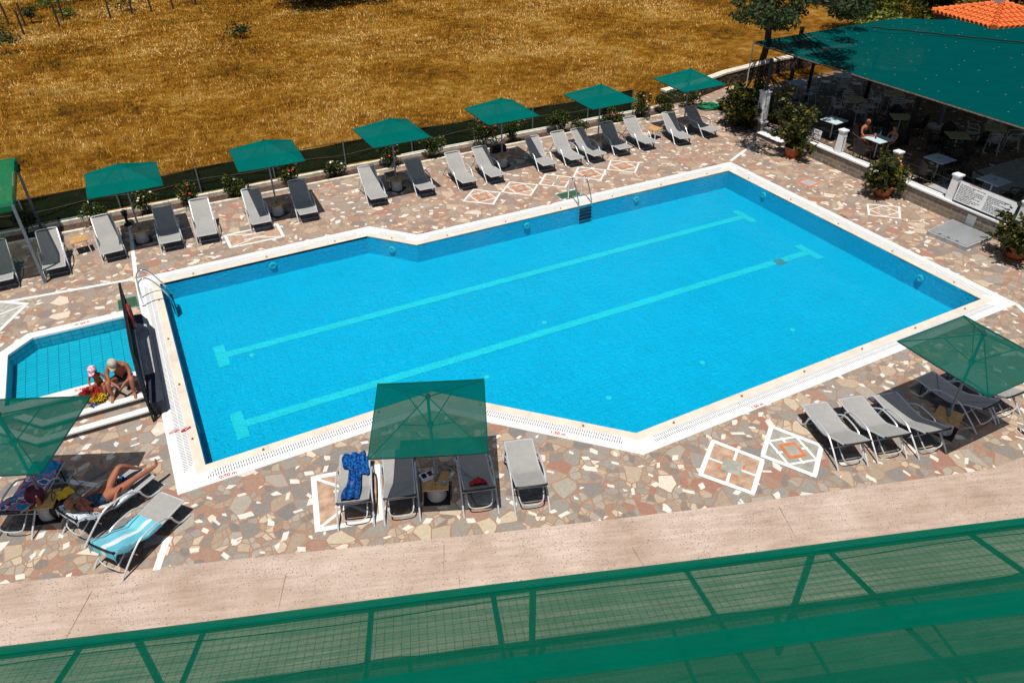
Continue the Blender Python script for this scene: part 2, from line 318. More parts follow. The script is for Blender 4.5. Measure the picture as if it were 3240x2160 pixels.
# ------------------------------------------------------------------ mesh helpers
class MB:
    def __init__(s): s.v = []; s.f = []; s.mi = []; s.cur = 0
    def add(s, vs, fs, M=None):
        o = len(s.v)
        for p in vs: s.v.append((M @ Vector(p))[:] if M else tuple(p))
        for f in fs: s.f.append([i+o for i in f]); s.mi.append(s.cur)
        return s
    def box(s, c, d, M=None, taper=1.0, rz=0):
        x, y, z = d[0]/2, d[1]/2, d[2]/2
        vs = [(-x, -y, -z), (x, -y, -z), (x, y, -z), (-x, y, -z), (-x*taper, -y*taper, z), (x*taper, -y*taper, z), (x*taper, y*taper, z), (-x*taper, y*taper, z)]
        T = Matrix.Translation(c) @ Matrix.Rotation(rz, 4, 'Z')
        if M: T = M @ T
        return s.add(vs, [(0, 3, 2, 1), (4, 5, 6, 7), (0, 1, 5, 4), (1, 2, 6, 5), (2, 3, 7, 6), (3, 0, 4, 7)], T)
    def tube(s, pts, r, n=8, closed=False, M=None, cap=True):
        P = [Vector(p) for p in pts]; k = len(P)
        rs = r if isinstance(r, (list, tuple)) else [r]*k
        up = None; vs = []
        for i in range(k):
            a_ = P[(i-1) % k] if (closed or i) else P[i]; b_ = P[(i+1) % k] if (closed or i < k-1) else P[i]
            t = (b_-a_)
            t = t.normalized() if t.length > 1e-9 else Vector((0, 0, 1))
            if up is None: up = Vector((0, 0, 1)) if abs(t.z) < .9 else Vector((1, 0, 0))
            x = up.cross(t)
            if x.length < 1e-6: x = Vector((1, 0, 0)).cross(t)
            x.normalize(); y = t.cross(x); up = y
            for j in range(n):
                an = 2*PI*j/n; vs.append(P[i]+x*(rs[i]*math.cos(an))+y*(rs[i]*math.sin(an)))
        fs = []
        for i in range(k if closed else k-1):
            for j in range(n):
                a0, a1 = i*n+j, i*n+(j+1) % n; b0, b1 = ((i+1) % k)*n+j, ((i+1) % k)*n+(j+1) % n
                fs.append((a0, a1, b1, b0))
        if cap and not closed: fs.append(tuple(reversed(range(n)))); fs.append(tuple(range((k-1)*n, k*n)))
        return s.add(vs, fs, M)
    def lathe(s, prof, n=20, M=None):
        vs = []; fs = []
        for (r, z) in prof:
            for j in range(n): vs.append((r*math.cos(2*PI*j/n), r*math.sin(2*PI*j/n), z))
        for i in range(len(prof)-1):
            for j in range(n): fs.append((i*n+j, i*n+(j+1) % n, (i+1)*n+(j+1) % n, (i+1)*n+j))
        fs.append(tuple(reversed(range(n)))); fs.append(tuple(range((len(prof)-1)*n, len(prof)*n)))
        return s.add(vs, fs, M)
    def grid(s, fn, nu, nv, th=0.0, M=None):
        """fn(u,v)->point ; th gives it thickness downwards"""
        vs = [tuple(fn(i/nu, j/nv)) for j in range(nv+1) for i in range(nu+1)]
        q = nu+1; fs = [(j*q+i, j*q+i+1, (j+1)*q+i+1, (j+1)*q+i) for j in range(nv) for i in range(nu)]
        s.add(vs, fs, M)
        if th:
            vs2 = [(x, y, z-th) for x, y, z in vs]; s.add(vs2, [tuple(reversed(f)) for f in fs], M)
            o = len(s.v)-2*len(vs); m = len(vs)
            ring = [i for i in range(q)]+[j*q+nu for j in range(1, nv+1)]+[nv*q+i for i in range(nu-1, -1, -1)]+[j*q for j in range(nv-1, 0, -1)]
            for i in range(len(ring)):
                a_, b_ = ring[i], ring[(i+1) % len(ring)]; s.f.append([o+b_, o+a_, o+m+a_, o+m+b_]); s.mi.append(s.cur)
        return s
    def prism(s, pts, z0, z1, M=None):
        n = len(pts); vs = [(p[0], p[1], z0) for p in pts]+[(p[0], p[1], z1) for p in pts]
        fs = [tuple(range(n, 2*n)), tuple(reversed(range(n)))]+[(i, (i+1) % n, n+(i+1) % n, n+i) for i in range(n)]
        return s.add(vs, fs, M)
    def mesh(s, name, mats, smooth=False):
        me = bpy.data.meshes.new(name); me.from_pydata(s.v, [], s.f)
        for m in (mats if isinstance(mats, (list, tuple)) else [mats]): me.materials.append(MATS[m])
        if max(s.mi, default=0) > 0: me.polygons.foreach_set('material_index', s.mi)
        if smooth: me.polygons.foreach_set('use_smooth', [True]*len(me.polygons))
        me.update(); return me
    def build(s, name, mats, parent=None, smooth=False, bevel=0):
        me = s.mesh(name, mats, smooth)
        o = bpy.data.objects.new(name, me); COL.objects.link(o); o.parent = parent
        if smooth:
            try: me.set_sharp_from_angle(angle=R(40))
            except Exception: pass
        if bevel:
            b = o.modifiers.new('bevel', 'BEVEL'); b.width = bevel; b.segments = 2; b.limit_method = 'ANGLE'
        return o
def tag(o, label, cat, group=None):
    o['label'] = label; o['category'] = cat
    if group: o['group'] = group
    return o
def struct(o): o['kind'] = 'structure'; return o
def thing(name, label, cat, loc=(0, 0, 0), rz=0, group=None):
    o = bpy.data.objects.new(name, None); COL.objects.link(o); o.location = loc; o.rotation_euler = (0, 0, rz); o.empty_display_size = .2
    return tag(o, label, cat, group)
def copy_tree(o, loc, rz, label, group=None):
    def cp(s, par):
        c = s.copy(); COL.objects.link(c); c.parent = par
        for ch in s.children: cp(ch, c)
        return c
    r_ = cp(o, None); r_.location = loc; r_.rotation_euler = (0, 0, rz); r_['label'] = label
    if group: r_['group'] = group
    return r_
def arc(pts, n=4):
    """Chaikin rounding of a polyline"""
    P = [Vector(p) for p in pts]
    for _ in range(n):
        Q = [P[0]]
        for a_, b_ in zip(P[:-1], P[1:]): Q += [a_*.75+b_*.25, a_*.25+b_*.75]
        Q.append(P[-1]); P = Q
    return P
def poly_sheet(name, outer, holes, z, mat):
    loops = [[Vector((x, y, 0)) for x, y in outer]]+[[Vector((x, y, 0)) for x, y in h] for h in holes]
    tris = tessellate_polygon(loops); flat = [p for l in loops for p in l]
    m = MB(); fs = []
    for t in tris:
        a_, b_, c_ = (flat[i] for i in t)
        fs.append(t if (b_-a_).cross(c_-a_).z > 0 else tuple(reversed(t)))
    m.add([(p.x, p.y, z) for p in flat], fs); return m.build(name, mat)
def rotm(loc, rz=0, rx=0, ry=0): return Matrix.Translation(loc) @ Matrix.Rotation(rz, 4, 'Z') @ Matrix.Rotation(rx, 4, 'X') @ Matrix.Rotation(ry, 4, 'Y')
def text_mesh(txt, size, name='lettering', mat='text_black', parent=None, M=None, ext=.001, align='CENTER', bold=0.0, spacing=1.0):
    cu = bpy.data.curves.new('t', 'FONT'); cu.body = txt; cu.size = size; cu.align_x = align; cu.align_y = 'CENTER'; cu.extrude = ext; cu.offset = bold; cu.space_line = spacing
    t = bpy.data.objects.new('t', cu); COL.objects.link(t); dg = bpy.context.evaluated_depsgraph_get()
    me = bpy.data.meshes.new_from_object(t.evaluated_get(dg)); bpy.data.objects.remove(t)
    if M: me.transform(M)
    me.materials.clear(); me.materials.append(MATS[mat]); o = bpy.data.objects.new(name, me); COL.objects.link(o); o.parent = parent; return o

# ================================================================== SETTING
INN = [G(510, 897), G(1162, 747), G(1318, 775), G(2305, 540), G(3104.6, 946), G(2012.6, 1369.8), None, G(650, 1470)]
INN = [(p.x, p.y) if p else None for p in INN]
# tidy to a clean plan (walls straight and parallel)
xL, yT, yB, xR, yR = 0.0, 8.222, 0.0, 19.785, 6.875
INN = [(xL, yT), (6.206, yT), (7.367, 6.915), (19.77, 6.842), (19.811, -3.377), (8.364, -3.393), (5.02, 0.0), (-.05, 0.0)]
def offset(poly, c):
    Q = []; n = len(poly)
    for i in range(n):
        a_, b_, d_ = Vector(poly[i-1]), Vector(poly[i]), Vector(poly[(i+1) % n])
        e1 = (b_-a_).normalized(); e2 = (d_-b_).normalized(); n1 = Vector((-e1.y, e1.x)); n2 = Vector((-e2.y, e2.x))
        m_ = (n1+n2)/(1+n1.dot(n2)); Q.append(tuple(b_+m_*c))
    return Q
OUT = offset(INN, .62); O1 = offset(INN, .205); O2 = offset(INN, .43)
KIN = [(-3.63, 3.43), (-3.62, 5.58), (-3.09, 6.12), (-.92, 6.09), (-.92, 3.43)]
KOUT = [(-3.88, 3.14), (-3.88, 5.7), (-3.21, 6.38), (-.80, 6.38), (-.80, 3.14)]
S = lambda x: -1.36-.3735*(x+3.74)                       # line between paving and path
PV = [(-22, S(-22)), (-3.74, -1.349), (.319, -2.859), (4.64, -4.475), (8.758, -5.93), (14.09, -7.66), (15.06, -7.75), (24, -8.3)]
deck = PV+[(24, 12.95), (-22, 12.95)]
struct(poly_sheet('paving', deck, [[p for p in OUT]], 0, 'paving'))
struct(poly_sheet('path', [(-22, -24), (46, -24), (46, -8.3), (24, -8.3)]+list(reversed(PV[:-1])), [], 0, 'path_concrete'))
# expansion joints of the path: thin dark seams
jm = MB()
for (x0, y0, x1, y1) in ((290, 1870, 205, 2025), (905, 1815, 880, 1930), (1405, 1720, 1404, 1815), (1452, 1820, 1455, 1865), (2464, 1600, 2518, 1700), (2000, 1730, 2040, 1795)):
    a_, b_ = G(x0, y0, .004), G(x1, y1, .004); d_ = (b_-a_).normalized(); n_ = Vector((-d_.y, d_.x, 0))*.005
    jm.add([a_-n_, b_-n_*.4, b_+n_*.4, a_+n_], [(0, 1, 2, 3)])
struct(jm.build('path_joint', 'grey_wood'))
big = [(-260, -120), (340, -120), (340, 420), (-260, 420)]
hole = [(-22, -24), (-22, 13.86), (46, 13.86), (46, -24)]
gnd = poly_sheet('ground', big, [hole], 0, 'field_soil'); struct(gnd)
# back strip between the planter kerb and restaurant
struct(poly_sheet('flower_bed', [(-22, 13.0), (22.2, 13.0), (22.2, 13.82), (-22, 13.82)], [], -.02, 'soil'))
struct(poly_sheet('paving_corner', [(22.2, 12.95), (46, 12.95), (46, 13.86), (22.2, 13.86)], [], 0, 'paving'))

for (y, w_, h, lab) in ((12.97, .13, .10, 'pale stone kerb between the terrace paving and the rose bed'), (13.84, .14, .12, 'pale stone kerb along the back of the rose bed by the netting fence')):
    m = MB(); x = -22
    while x < 22.2:
        L = min(1.35, 22.2-x); m.box((x+L/2, y+.006*math.sin(x*3), h/2-.03), (L-.008, w_, h+.06)); x += L
    tag(m.build('planter_kerb', 'kerb', bevel=.01), lab, 'kerb')

# dry grass tufts
def grass():
    n = 420000
    y = 14.4+62*NP.random(n)**1.35; x = -28+(96)*NP.random(n)
    keep = (x > -6-(y-14)*.25) & (x < 22+(y-13)*1.35) & ~((x > 22.5) & (y < 15.9)) & ~((x > 31) & (y < 22))
    x, y = x[keep], y[keep]; n = len(x)
    cl = (np.sin(x*2.1+np.sin(y*1.3)*2)+np.sin(y*2.7+np.sin(x*1.9)*2))*.25+.5
    h = (.05+.12*NP.random(n))*(.6+.8*cl); wd = .006+.009*NP.random(n)+.0006*(y-14); an = NP.random(n)*2*PI
    lx, ly = NP.normal(0, .05, n), NP.normal(0, .05, n)
    V = np.zeros((n, 3, 3)); dx, dy = np.cos(an)*wd, np.sin(an)*wd
    V[:, 0] = np.stack([x-dx, y-dy, np.zeros(n)], 1); V[:, 1] = np.stack([x+dx, y+dy, np.zeros(n)], 1)
    V[:, 2] = np.stack([x+lx, y+ly, h], 1)
    me = bpy.data.meshes.new('grass'); me.vertices.add(3*n); me.vertices.foreach_set('co', V.ravel())
    me.loops.add(3*n); me.loops.foreach_set('vertex_index', np.arange(3*n)); me.polygons.add(n)
    me.polygons.foreach_set('loop_start', np.arange(n)*3); me.update(calc_edges=True); me.validate()
    me.materials.append(MATS['dry_grass']); o = bpy.data.objects.new('dry_grass', me); COL.objects.link(o)
    o['kind'] = 'stuff'; tag(o, 'golden dry grass covering the field behind the pool', 'grass')
grass()

# ------------------------------------------------------------------ foliage helpers
def leaves(pts, size, seed=0, asp=.5, droop=.3, bend=True):
    """leaf-shaped folded quads at given points -> (verts, faces)"""
    g_ = np.random.default_rng(seed); n = len(pts); V = np.zeros((n, 4, 3))
    d = g_.normal(0, 1, (n, 3)); d[:, 2] = d[:, 2]*.6-droop; d /= np.linalg.norm(d, axis=1)[:, None]
    t = g_.normal(0, 1, (n, 3)); s = np.cross(d, t); s /= np.linalg.norm(s, axis=1)[:, None]
    L = size*(.6+.8*g_.random(n))[:, None]
    P = np.asarray(pts); V[:, 0] = P; V[:, 1] = P+d*L*.5+s*L*asp*.5; V[:, 2] = P+d*L; V[:, 3] = P+d*L*.5-s*L*asp*.5
    return V
def leaf_obj(name, V, mat, parent=None):
    n = len(V); me = bpy.data.meshes.new(name); me.vertices.add(4*n); me.vertices.foreach_set('co', V.ravel())
    me.loops.add(4*n); me.loops.foreach_set('vertex_index', np.arange(4*n)); me.polygons.add(n)
    me.polygons.foreach_set('loop_start', np.arange(n)*4); me.update(calc_edges=True); me.validate()
    me.materials.append(MATS[mat]); o = bpy.data.objects.new(name, me); COL.objects.link(o); o.parent = parent; return o
def blobs(cs, n, seed):
    """points scattered in and on a set of (centre, radii) clumps"""
    g_ = np.random.default_rng(seed); out = []
    wts = np.array([c[1][0]*c[1][1]+.001 for c in cs]); wts /= wts.sum()
    for (c, r), w_ in zip(cs, wts):
        k = max(3, int(n*w_)); d = g_.normal(0, 1, (k, 3)); d /= np.linalg.norm(d, axis=1)[:, None]
        rad = (.35+.65*g_.random(k)**.5)[:, None]; out.append(np.array(c)+d*rad*np.array(r))
    return np.concatenate(out)

# ------------------------------------------------------------------ field items
def bush(name, label, cat, loc, h, rad, n, mat, leaf=.07, flowers=None, group=None, seed=0, nf=4, stems=True, droop=.0):
    t = thing(name, label, cat, loc, 0, group); g_ = random.Random(seed+5)
    cs = [((g_.uniform(-.6, .6)*rad, g_.uniform(-.6, .6)*rad, h*(.35+.6*g_.random())), (rad*g_.uniform(.35, .6),)*2+(h*g_.uniform(.15, .3),)) for _ in range(9)]
    leaf_obj('foliage', leaves(blobs(cs, n, seed), leaf, seed, .55, droop), mat, t)
    if stems:
        m = MB()
        for c, r in cs[:6]: m.tube(arc([(0, 0, 0), (c[0]*.3, c[1]*.3, c[2]*.5), c], 2), [.012]*2+[.006]*100 if False else .009, 5)
        m.build('stem', 'bark', t)
    if flowers:
        g_ = random.Random(seed)
        for i in range(nf):
            c = cs[i % len(cs)][0]; p = Vector(c)+Vector((g_.uniform(-.1, .1), g_.uniform(-.22, -.05), g_.uniform(.08, .2)))
            f = MB(); f.lathe([(.01, -.03), (.035, 0), (.046, .02), (.03, .035), (.01, .03)], 8, Matrix.Translation(p)); f.build('flower', flowers, t)
    return t
ros = [(g1(840, 640), .62, 'rose bush with dark leaves behind the leftmost fully sunlit lounger', None), (g1(260, 790), .75, 'dark leafy bush behind the lounger shaded by the green sail', None),
 (g1(1340, 640), .72, 'rose bush with pale pink blooms beside the leftmost far parasol', 'fl_white'), (g1(1720, 530), .78, 'tall rose bush with dark red blooms behind the gap between two far loungers', 'fl_red'),
 (g1(2130, 465), .7, 'rose bush at the left of the second far parasol, right of the dark red one', None), (g4(290, 690), .55, 'low rose bush left of the second far parasol, behind its sunlit lounger', None),
 (g4(790, 565), .8, 'rose bush with one pink bloom behind the shaded lounger of the second far parasol', 'fl_red'), (g4(1215, 535), .55, 'small rose bush with white blooms in open soil between the second and third far parasols', 'fl_white'),
 (g4(1710, 430), .9, 'tall rose bush right behind the pole of the third far parasol', 'fl_red'), (g4(2130, 350), .75, 'bushy rose right of the third far parasol', None),
 (g5(400, 615), 1.0, 'large rose bush with dark red blooms left of the fourth far parasol pole', 'fl_red'), (g5(650, 595), .85, 'dark rose bush right of the fourth far parasol pole', None),
 (g5(970, 505), .68, 'leafy bush between the fourth and fifth far parasols', None), (g5(1130, 495), .35, 'small spiky plant in the bed right of the leafy bush', None),
 (g5(1290, 430), .7, 'rose bush behind the pole of the fifth far parasol', 'fl_red'), (g5(1580, 405), .95, 'rose bush with bright coral red blooms right of the fifth far parasol', 'fl_pink'),
 (g5(1770, 365), .8, 'green bush near the right end of the bed, left of the last far parasol', None), (g5(1925, 315), .65, 'rose bush behind the pole of the rightmost far parasol', 'fl_pink'),
 (g5(1445, 450), .3, 'tiny yellow green shrub between two far loungers near the fifth parasol', None)]
for i, (p, h, lab, fl) in enumerate(ros):
    bush('rose_bush', lab, 'bush', (p.x, 13.2+.25*((i*37) % 5)/5, 0), h*1.1, .36+.13*h, int(600+1000*h), 'leaf_rose' if i != 1 else 'leaf_tree', .085, fl, 'bushes in the rose bed along the fence', i, 3+i % 4)

# fence with dark green netting ---------------------------------------
fx = [-8.6, -6.0, -3.35, -.56, 2.09, 4.70, 7.39, 10.1, 12.80, 15.52, 18.25, 20.6]
ft = thing('netting_fence', 'low fence of dark green netting along the dry field', 'fence', (7, 14.25, 0))
def FP(m, *a, **k): return m.build(*a, **k)
T0 = Matrix.Translation((-7, -14.25, 0))
m = MB(); m.grid(lambda u, v: (-9+29.6*u, 14.28+.02*math.sin(u*70), .03+.86*v+.03*math.sin(u*33)*v), 120, 3, M=T0); m.build('netting', 'fence_cloth', ft)
m = MB(); m.tube([(-9+29.6*i/40, 14.28, .9+.02*math.sin(i*1.3)) for i in range(41)], .012, 6, M=T0); m.build('top_wire', 'bark', ft)
m = MB(); m.tube([(-9+29.6*i/60, 14.25, .46+.05*math.sin(i*.9)) for i in range(61)], .006, 5, M=T0); m.build('middle_wire', 'grey_wood', ft)
for x in fx:
    m = MB(); m.tube([(x, 14.23, 0), (x, 14.23, .97)], .026, 8, M=T0); m.build('post', 'pole_metal', ft)
m = MB()
for k, yy in enumerate((14.04, 14.12)):
    m.tube([(-14+i*.5, yy+.03*math.sin(i*.8+k)+.02*math.sin(i*.23), .02) for i in range(75)], .014, 6)
tag(m.build('irrigation_hose', 'hose_green', smooth=True), 'long green hose lying along the foot of the netting fence', 'hose')
for (x0, x1, yy, lab) in ((9.5, 22.0, 14.0, 'pale pipe lying on the right part of the back kerb'), (-12, -1, 14.02, 'grey pipe lying on the left part of the back kerb')):
    m = MB(); m.tube([(x0+(x1-x0)*i/20, yy-.12+.02*math.sin(i), .14) for i in range(21)], .025, 6); tag(m.build('pipe', 'hose_white' if x0 > 0 else 'pole_metal', smooth=True), lab, 'pipe')
# field posts beyond the netting
fp = [(825, 140), (985, 115), (1130, 90), (1290, 72), (1455, 40), (445, 200), (190, 195), (475, 155), (180, 260), (70, 190)]
names = ['weathered post in the far field, %s' % s for s in ('left of the small green shrub', 'right under the small green shrub', 'second right of the green shrub', 'third right of the green shrub', 'rightmost of the far row, near the top edge',
         'left of the straw patch', 'beside the dark scrub at the top left', 'tall and leaning, behind the straw patch', 'nearest at the left edge', 'second nearest at the left edge')]
for i, ((a_, b_), lab) in enumerate(zip(fp, names)):
    p = G(a_*.42517, b_*.42517); h = 1.1 if i != 7 else 2.6
    m = MB(); h *= 1.25; m.tube([(0, 0, 0), (.05*math.sin(i*2), .03, h*.5), (.1*math.sin(i*2.), .05, h)], [.075, .07, .06], 6)
    o = m.build('field_post', 'bark'); o.location = p; tag(o, lab, 'post', 'posts of the old field fence')
for (a_, b_, hh, rr, mt, lab) in ((900, 85, 1.3, .8, 'leaf_vine', 'small bright green shrub by the far field posts'), (380, 60, .7, 1.0, 'leaf_vine', 'low green weeds near the top left of the field'), (500, 130, .5, .8, 'leaf_vine', 'low green weed patch behind the straw'), (560, 15, .5, 1.2, 'leaf_vine', 'far green weed strip at the very top'),
      (245, 175, .9, .5, 'leaf_tree', 'dark scrub between the far left posts'), (1790, 280, .9, .7, 'leaf_tree', 'grey green thistle clump in the middle of the field'), (60, 400, 1.2, 1.0, 'leaf_tree', 'dark scrubby bush at the left edge of the field'), (20, 300, 1.3, .9, 'leaf_tree', 'dark dry scrub at the far left edge')):
    p = G(a_*.42517, b_*.42517); bush('field_shrub', lab, 'shrub', p, hh, rr, 420, mt, .14, seed=int(a_))

# ------------------------------------------------------------------ trees
def tree(name, label, loc, trunk, clumps, n, leaf, mat, seed, droop=.2, tr=.13):
    t = thing(name, label, 'tree', loc); m = MB(); L = Vector(loc)
    m.tube(arc(trunk, 2), [tr*(1-.5*i/40) for i in range(len(arc(trunk, 2)))], 8)
    for c, r in clumps:
        b_ = Vector(trunk[-1]); mid = (b_+Vector(c))*.5+Vector((0, 0, -.1)); m.tube(arc([b_, mid, c], 2), .035, 5)
    m.build('trunk', 'bark', t)
    leaf_obj('crown', leaves(blobs(clumps, n, seed), leaf, seed, .42, droop), mat, t); return t
g_ = random.Random(3)
cl = []
for i in range(40):
    px = 2400+340*(i/40)+g_.uniform(-45, 25); py = g_.uniform(-70, 72 if px < 2480 else 34); zz = 4.2+g_.uniform(-.3, 1.4)
    q = G(px, py, zz)
    # keep the crown above its trunk: slide along the sight line only in height
    cl.append(((q.x-29.6, q.y-16.0, zz), (g_.uniform(.45, .75), g_.uniform(.45, .75), g_.uniform(.2, .36))))
tree('pine_tree', 'spreading dark tree growing beside the corner of the green roof', (29.6, 16.0, 0), [(0, 0, 0), (.25, -.1, 1.5), (.1, .1, 2.8), (.4, .3, 3.8)], cl, 15000, .17, 'leaf_tree', 11, .55, .17)
cl = [((g_.uniform(-3.2, 3.2), g_.uniform(-1.2, 1.2), g_.uniform(1.0, 3.0)), (1.0, .9, .6)) for _ in range(22)]
q = G(2820, 40, 2.2)
bush('climbing_hedge', 'yellow green leafy hedge behind the green roof, left of the tiled roof', 'hedge', (q.x+2.0, q.y+2.5, 0), 3.6, 3.6, 9000, 'leaf_vine', .20, seed=21)
q = G(2960, 15, 2.2)
bush('dark_conifer', 'almost black narrow conifer standing left of the tiled roof', 'tree', (q.x+1.0, q.y+.6, 0), 4.6, .9, 5000, 'leaf_dark', .22, seed=22)
q = G(3010, 5, 2.2)
bush('climbing_hedge', 'dark green hedge behind the top of the tiled roof', 'hedge', (q.x+5, q.y+5, 0), 3.2, 3.4, 6000, 'leaf_tree', .2, seed=23)
q = G(3235, 12, 2.2)
bush('climbing_hedge', 'dark scrub right of the tiled roof at the top corner', 'hedge', (q.x+4, q.y+2, 0), 3.0, 3.0, 4000, 'leaf_dark', .2, seed=24)
# dark tree whose foot shows at the top of the picture
q = G(1045, 0, 0)
cl = [((g_.uniform(-3.4, 3.4), g_.uniform(-2.5, 2.0), g_.uniform(.5, 3.6)), (1.4, 1.4, .8)) for _ in range(26)]
tree('dark_tree', 'black looking broad tree at the top of the field, only its foot in view', (q.x, q.y-.6, 0), [(0, 0, 0), (.1, 0, 1), (0, .1, 2)], cl, 9000, .3, 'leaf_dark', 12, .1, .2)

# tiled roof house
ht = thing('tiled_house', 'small house with an orange clay tiled hip roof', 'house', (0, 0, 0))
A, D = G(2948, 38, 3.1), G(3375, 80, 3.1); Mh = (A+D)/2; dh = (D-A)/2; ph = Vector((dh.y, -dh.x, 0)); C = Mh+ph*.9; E_ = Mh-ph*.9
hb = 3.2
while True:
    d_ = Vector((Mh.x, Mh.y, hb))-CAM
    if 1080-FPX*d_.dot(CU)/d_.dot(_f) < 14: break
    hb += .02
B = Vector((Mh.x, Mh.y, hb))
def tiled(face, name):
    a_, b_, c_ = face                      # a_, c_ eaves corners, b_ apex
    m = MB(); up = (b_-(a_+c_)*.5); u = (c_-a_); nrm = u.cross(up).normalized()
    if nrm.z < 0: nrm = -nrm
    m.add([a_, c_, b_], [(0, 1, 2)])
    ul = u.length; un = u.normalized(); foot = (b_-a_).dot(un); upd = (b_-(a_+un*foot)); hl = upd.length; upn = upd.normalized()
    k = int(ul/.26)
    for i in range(k):
        s = (i+.5)*ul/k; t_max = hl*min(s/foot if foot > 0 else 1, (ul-s)/(ul-foot) if ul > foot else 1)
        j = 0.0
        while j < t_max-.05:
            L = min(.38, t_max-j); p0 = a_+un*s+upn*j+nrm*.045; p1 = a_+un*s+upn*(j+L)+nrm*.015
            m.tube([p0, p1], [.1, .085], 8); j += .34
    return m.build(name, 'tile_orange', ht, smooth=True)
tiled((A, B, C), 'roof'); tiled((C, B, D), 'roof')
m = MB(); m.add([D, B, E_, A], [(0, 1, 2), (2, 1, 3)]); m.build('roof', 'tile_orange', ht)
m = MB()
for e0 in (A, C, D):
    n_ = 12
    for i in range(n_):
        p0, p1 = e0.lerp(B, i/n_)+Vector((0, 0, .08)), e0.lerp(B, (i+1.08)/n_)+Vector((0, 0, .06)); m.tube([p0, p1], [.13, .1], 8)
m.build('ridge', 'tile_orange', ht, smooth=True)
ins = lambda p: p.lerp(Vector((Mh.x, Mh.y, p.z)), .06)
m = MB(); q4 = [ins(A), ins(C), ins(D), ins(E_)]; m.prism([(p.x, p.y) for p in q4], 0, 3.05); m.build('wall', 'grey_wood', ht)
m = MB(); m.box((B.x, B.y+.1, B.z+.2), (.45, .45, .9)); m.box((B.x, B.y+.1, B.z+.69), (.55, .55, .08)); m.build('chimney', 'concrete_grey', ht)

# rubble wall beyond the paving corner
m = MB(); wl = [(22.2, 14.0), (24.3, 14.25), (26.5, 14.9), (30, 15.4), (36, 15.6)]
for (x0, y0), (x1, y1) in zip(wl[:-1], wl[1:]):
    m.prism([(x0, y0), (x1, y1), (x1-.02, y1+.35), (x0-.02, y0+.35)], 0, .62)
rw = tag(m.build('rubble_wall', 'rubble_wall'), 'low dark rubble stone wall behind the corner of the terrace', 'wall')
m = MB()
for (x0, y0), (x1, y1) in zip(wl[:-1], wl[1:]):
    m.prism([(x0, y0-.02), (x1, y1-.02), (x1-.02, y1+.37), (x0-.02, y0+.37)], .62, .70)
c_ = m.build('capping', 'kerb', rw)
m = MB(); m.prism([(22.2, 13.8), (27.5, 13.8), (27.5, 14.9), (26.5, 14.88), (24.3, 14.2), (22.2, 13.98)], -.01, .003)
struct(m.build('paving_edge', 'paving'))

# ================================================================== SWIMMING POOL
pool = thing('swimming_pool', 'large blue tiled swimming pool with a notched outline and white coping', 'pool')
def ring(m, A_, B_, z):
    n = len(A_)
    for i in range(n):
        j = (i+1) % n; m.add([(*A_[i], z), (*A_[j], z), (*B_[j], z), (*B_[i], z)], [(0, 1, 2, 3)])
def ringbox(m, A_, B_, z0, z1):
    ring(m, A_, B_, z1); n = len(A_)
    for i in range(n):
        j = (i+1) % n
        m.add([(*A_[i], z0), (*A_[j], z0), (*A_[j], z1), (*A_[i], z1)], [(0, 1, 2, 3)]); m.add([(*B_[i], z0), (*B_[j], z0), (*B_[j], z1), (*B_[i], z1)], [(0, 1, 2, 3)])
def joints(m, r0, r1, z):
    m.cur = 1
    for i in range(len(INN)):
        a_, b_ = Vector(INN[i]), Vector(INN[(i+1) % len(INN)]); d_ = b_-a_; L = d_.length; d_.normalize(); nn = Vector((-d_.y, d_.x)); k = int(L/1.5); t_ = d_*.004
        for j in range(1, k+1):
            c = a_+d_*(j*L/(k+1)); q0, q1 = c+nn*r0, c+nn*r1; m.add([(*(q0-t_), z), (*(q0+t_), z), (*(q1+t_), z), (*(q1-t_), z)], [(0, 1, 2, 3)])
m = MB(); ringbox(m, INN, O1, -.06, .012); joints(m, .002, .203, .0135); m.build('pool_rim', ['stone_beige', 'grout_grey'], pool)
m = MB(); ringbox(m, O2, OUT, -.06, .016); joints(m, .432, .618, .0175); m.build('coping', ['marble', 'grout_grey'], pool)
m = MB(); ring(m, O1, O2, -.07); m.build('gutter', 'gutter_dark', pool)
# grating: white slats with open slots over the gutter
m = MB(); n = len(INN); mid = offset(INN, .3175)
for r0, r1 in ((.205, .213), (.310, .325), (.422, .43)):
    ringbox(m, offset(INN, r0), offset(INN, r1), -.02, .008)
for i in range(n):
    a_, b_ = Vector(INN[i]), Vector(INN[(i+1) % n]); d_ = (b_-a_); L = d_.length; d_.normalize(); nn = Vector((-d_.y, d_.x))
    for k in range(int((L+.2)/.052)):
        s = -.1+k*.052; ang = math.atan2(d_.y, d_.x)
        for o_, wd in ((.2615, .097), (.3735, .097)):
            c = a_+d_*s+nn*o_; x_, y_ = c
            h = wd/2; q1 = c+nn*h; q0 = c-nn*h; t_ = d_*.0185
            m.add([(*(q0-t_), .006), (*(q0+t_), .006), (*(q1+t_), .006), (*(q1-t_), .006)], [(0, 1, 2, 3)])
# solid cover plates at the corners
for i in range(n):
    c = Vector(mid[i]); e1 = (Vector(INN[i])-Vector(INN[i-1])).normalized(); e2 = (Vector(INN[(i+1) % n])-Vector(INN[i])).normalized()
    A0, A1 = Vector(O1[i]), Vector(O2[i]); s_ = .37
    m.add([(*(A0-e1*s_), .0085), (*A0, .0085), (*A1, .0085), (*(A1-e1*s_), .0085)], [(0, 1, 2, 3)])
    m.add([(*A0, .0085), (*(A0+e2*s_), .0085), (*(A1+e2*s_), .0085), (*A1, .0085)], [(0, 1, 2, 3)])
m.build('overflow_grating', 'white_paint', pool)
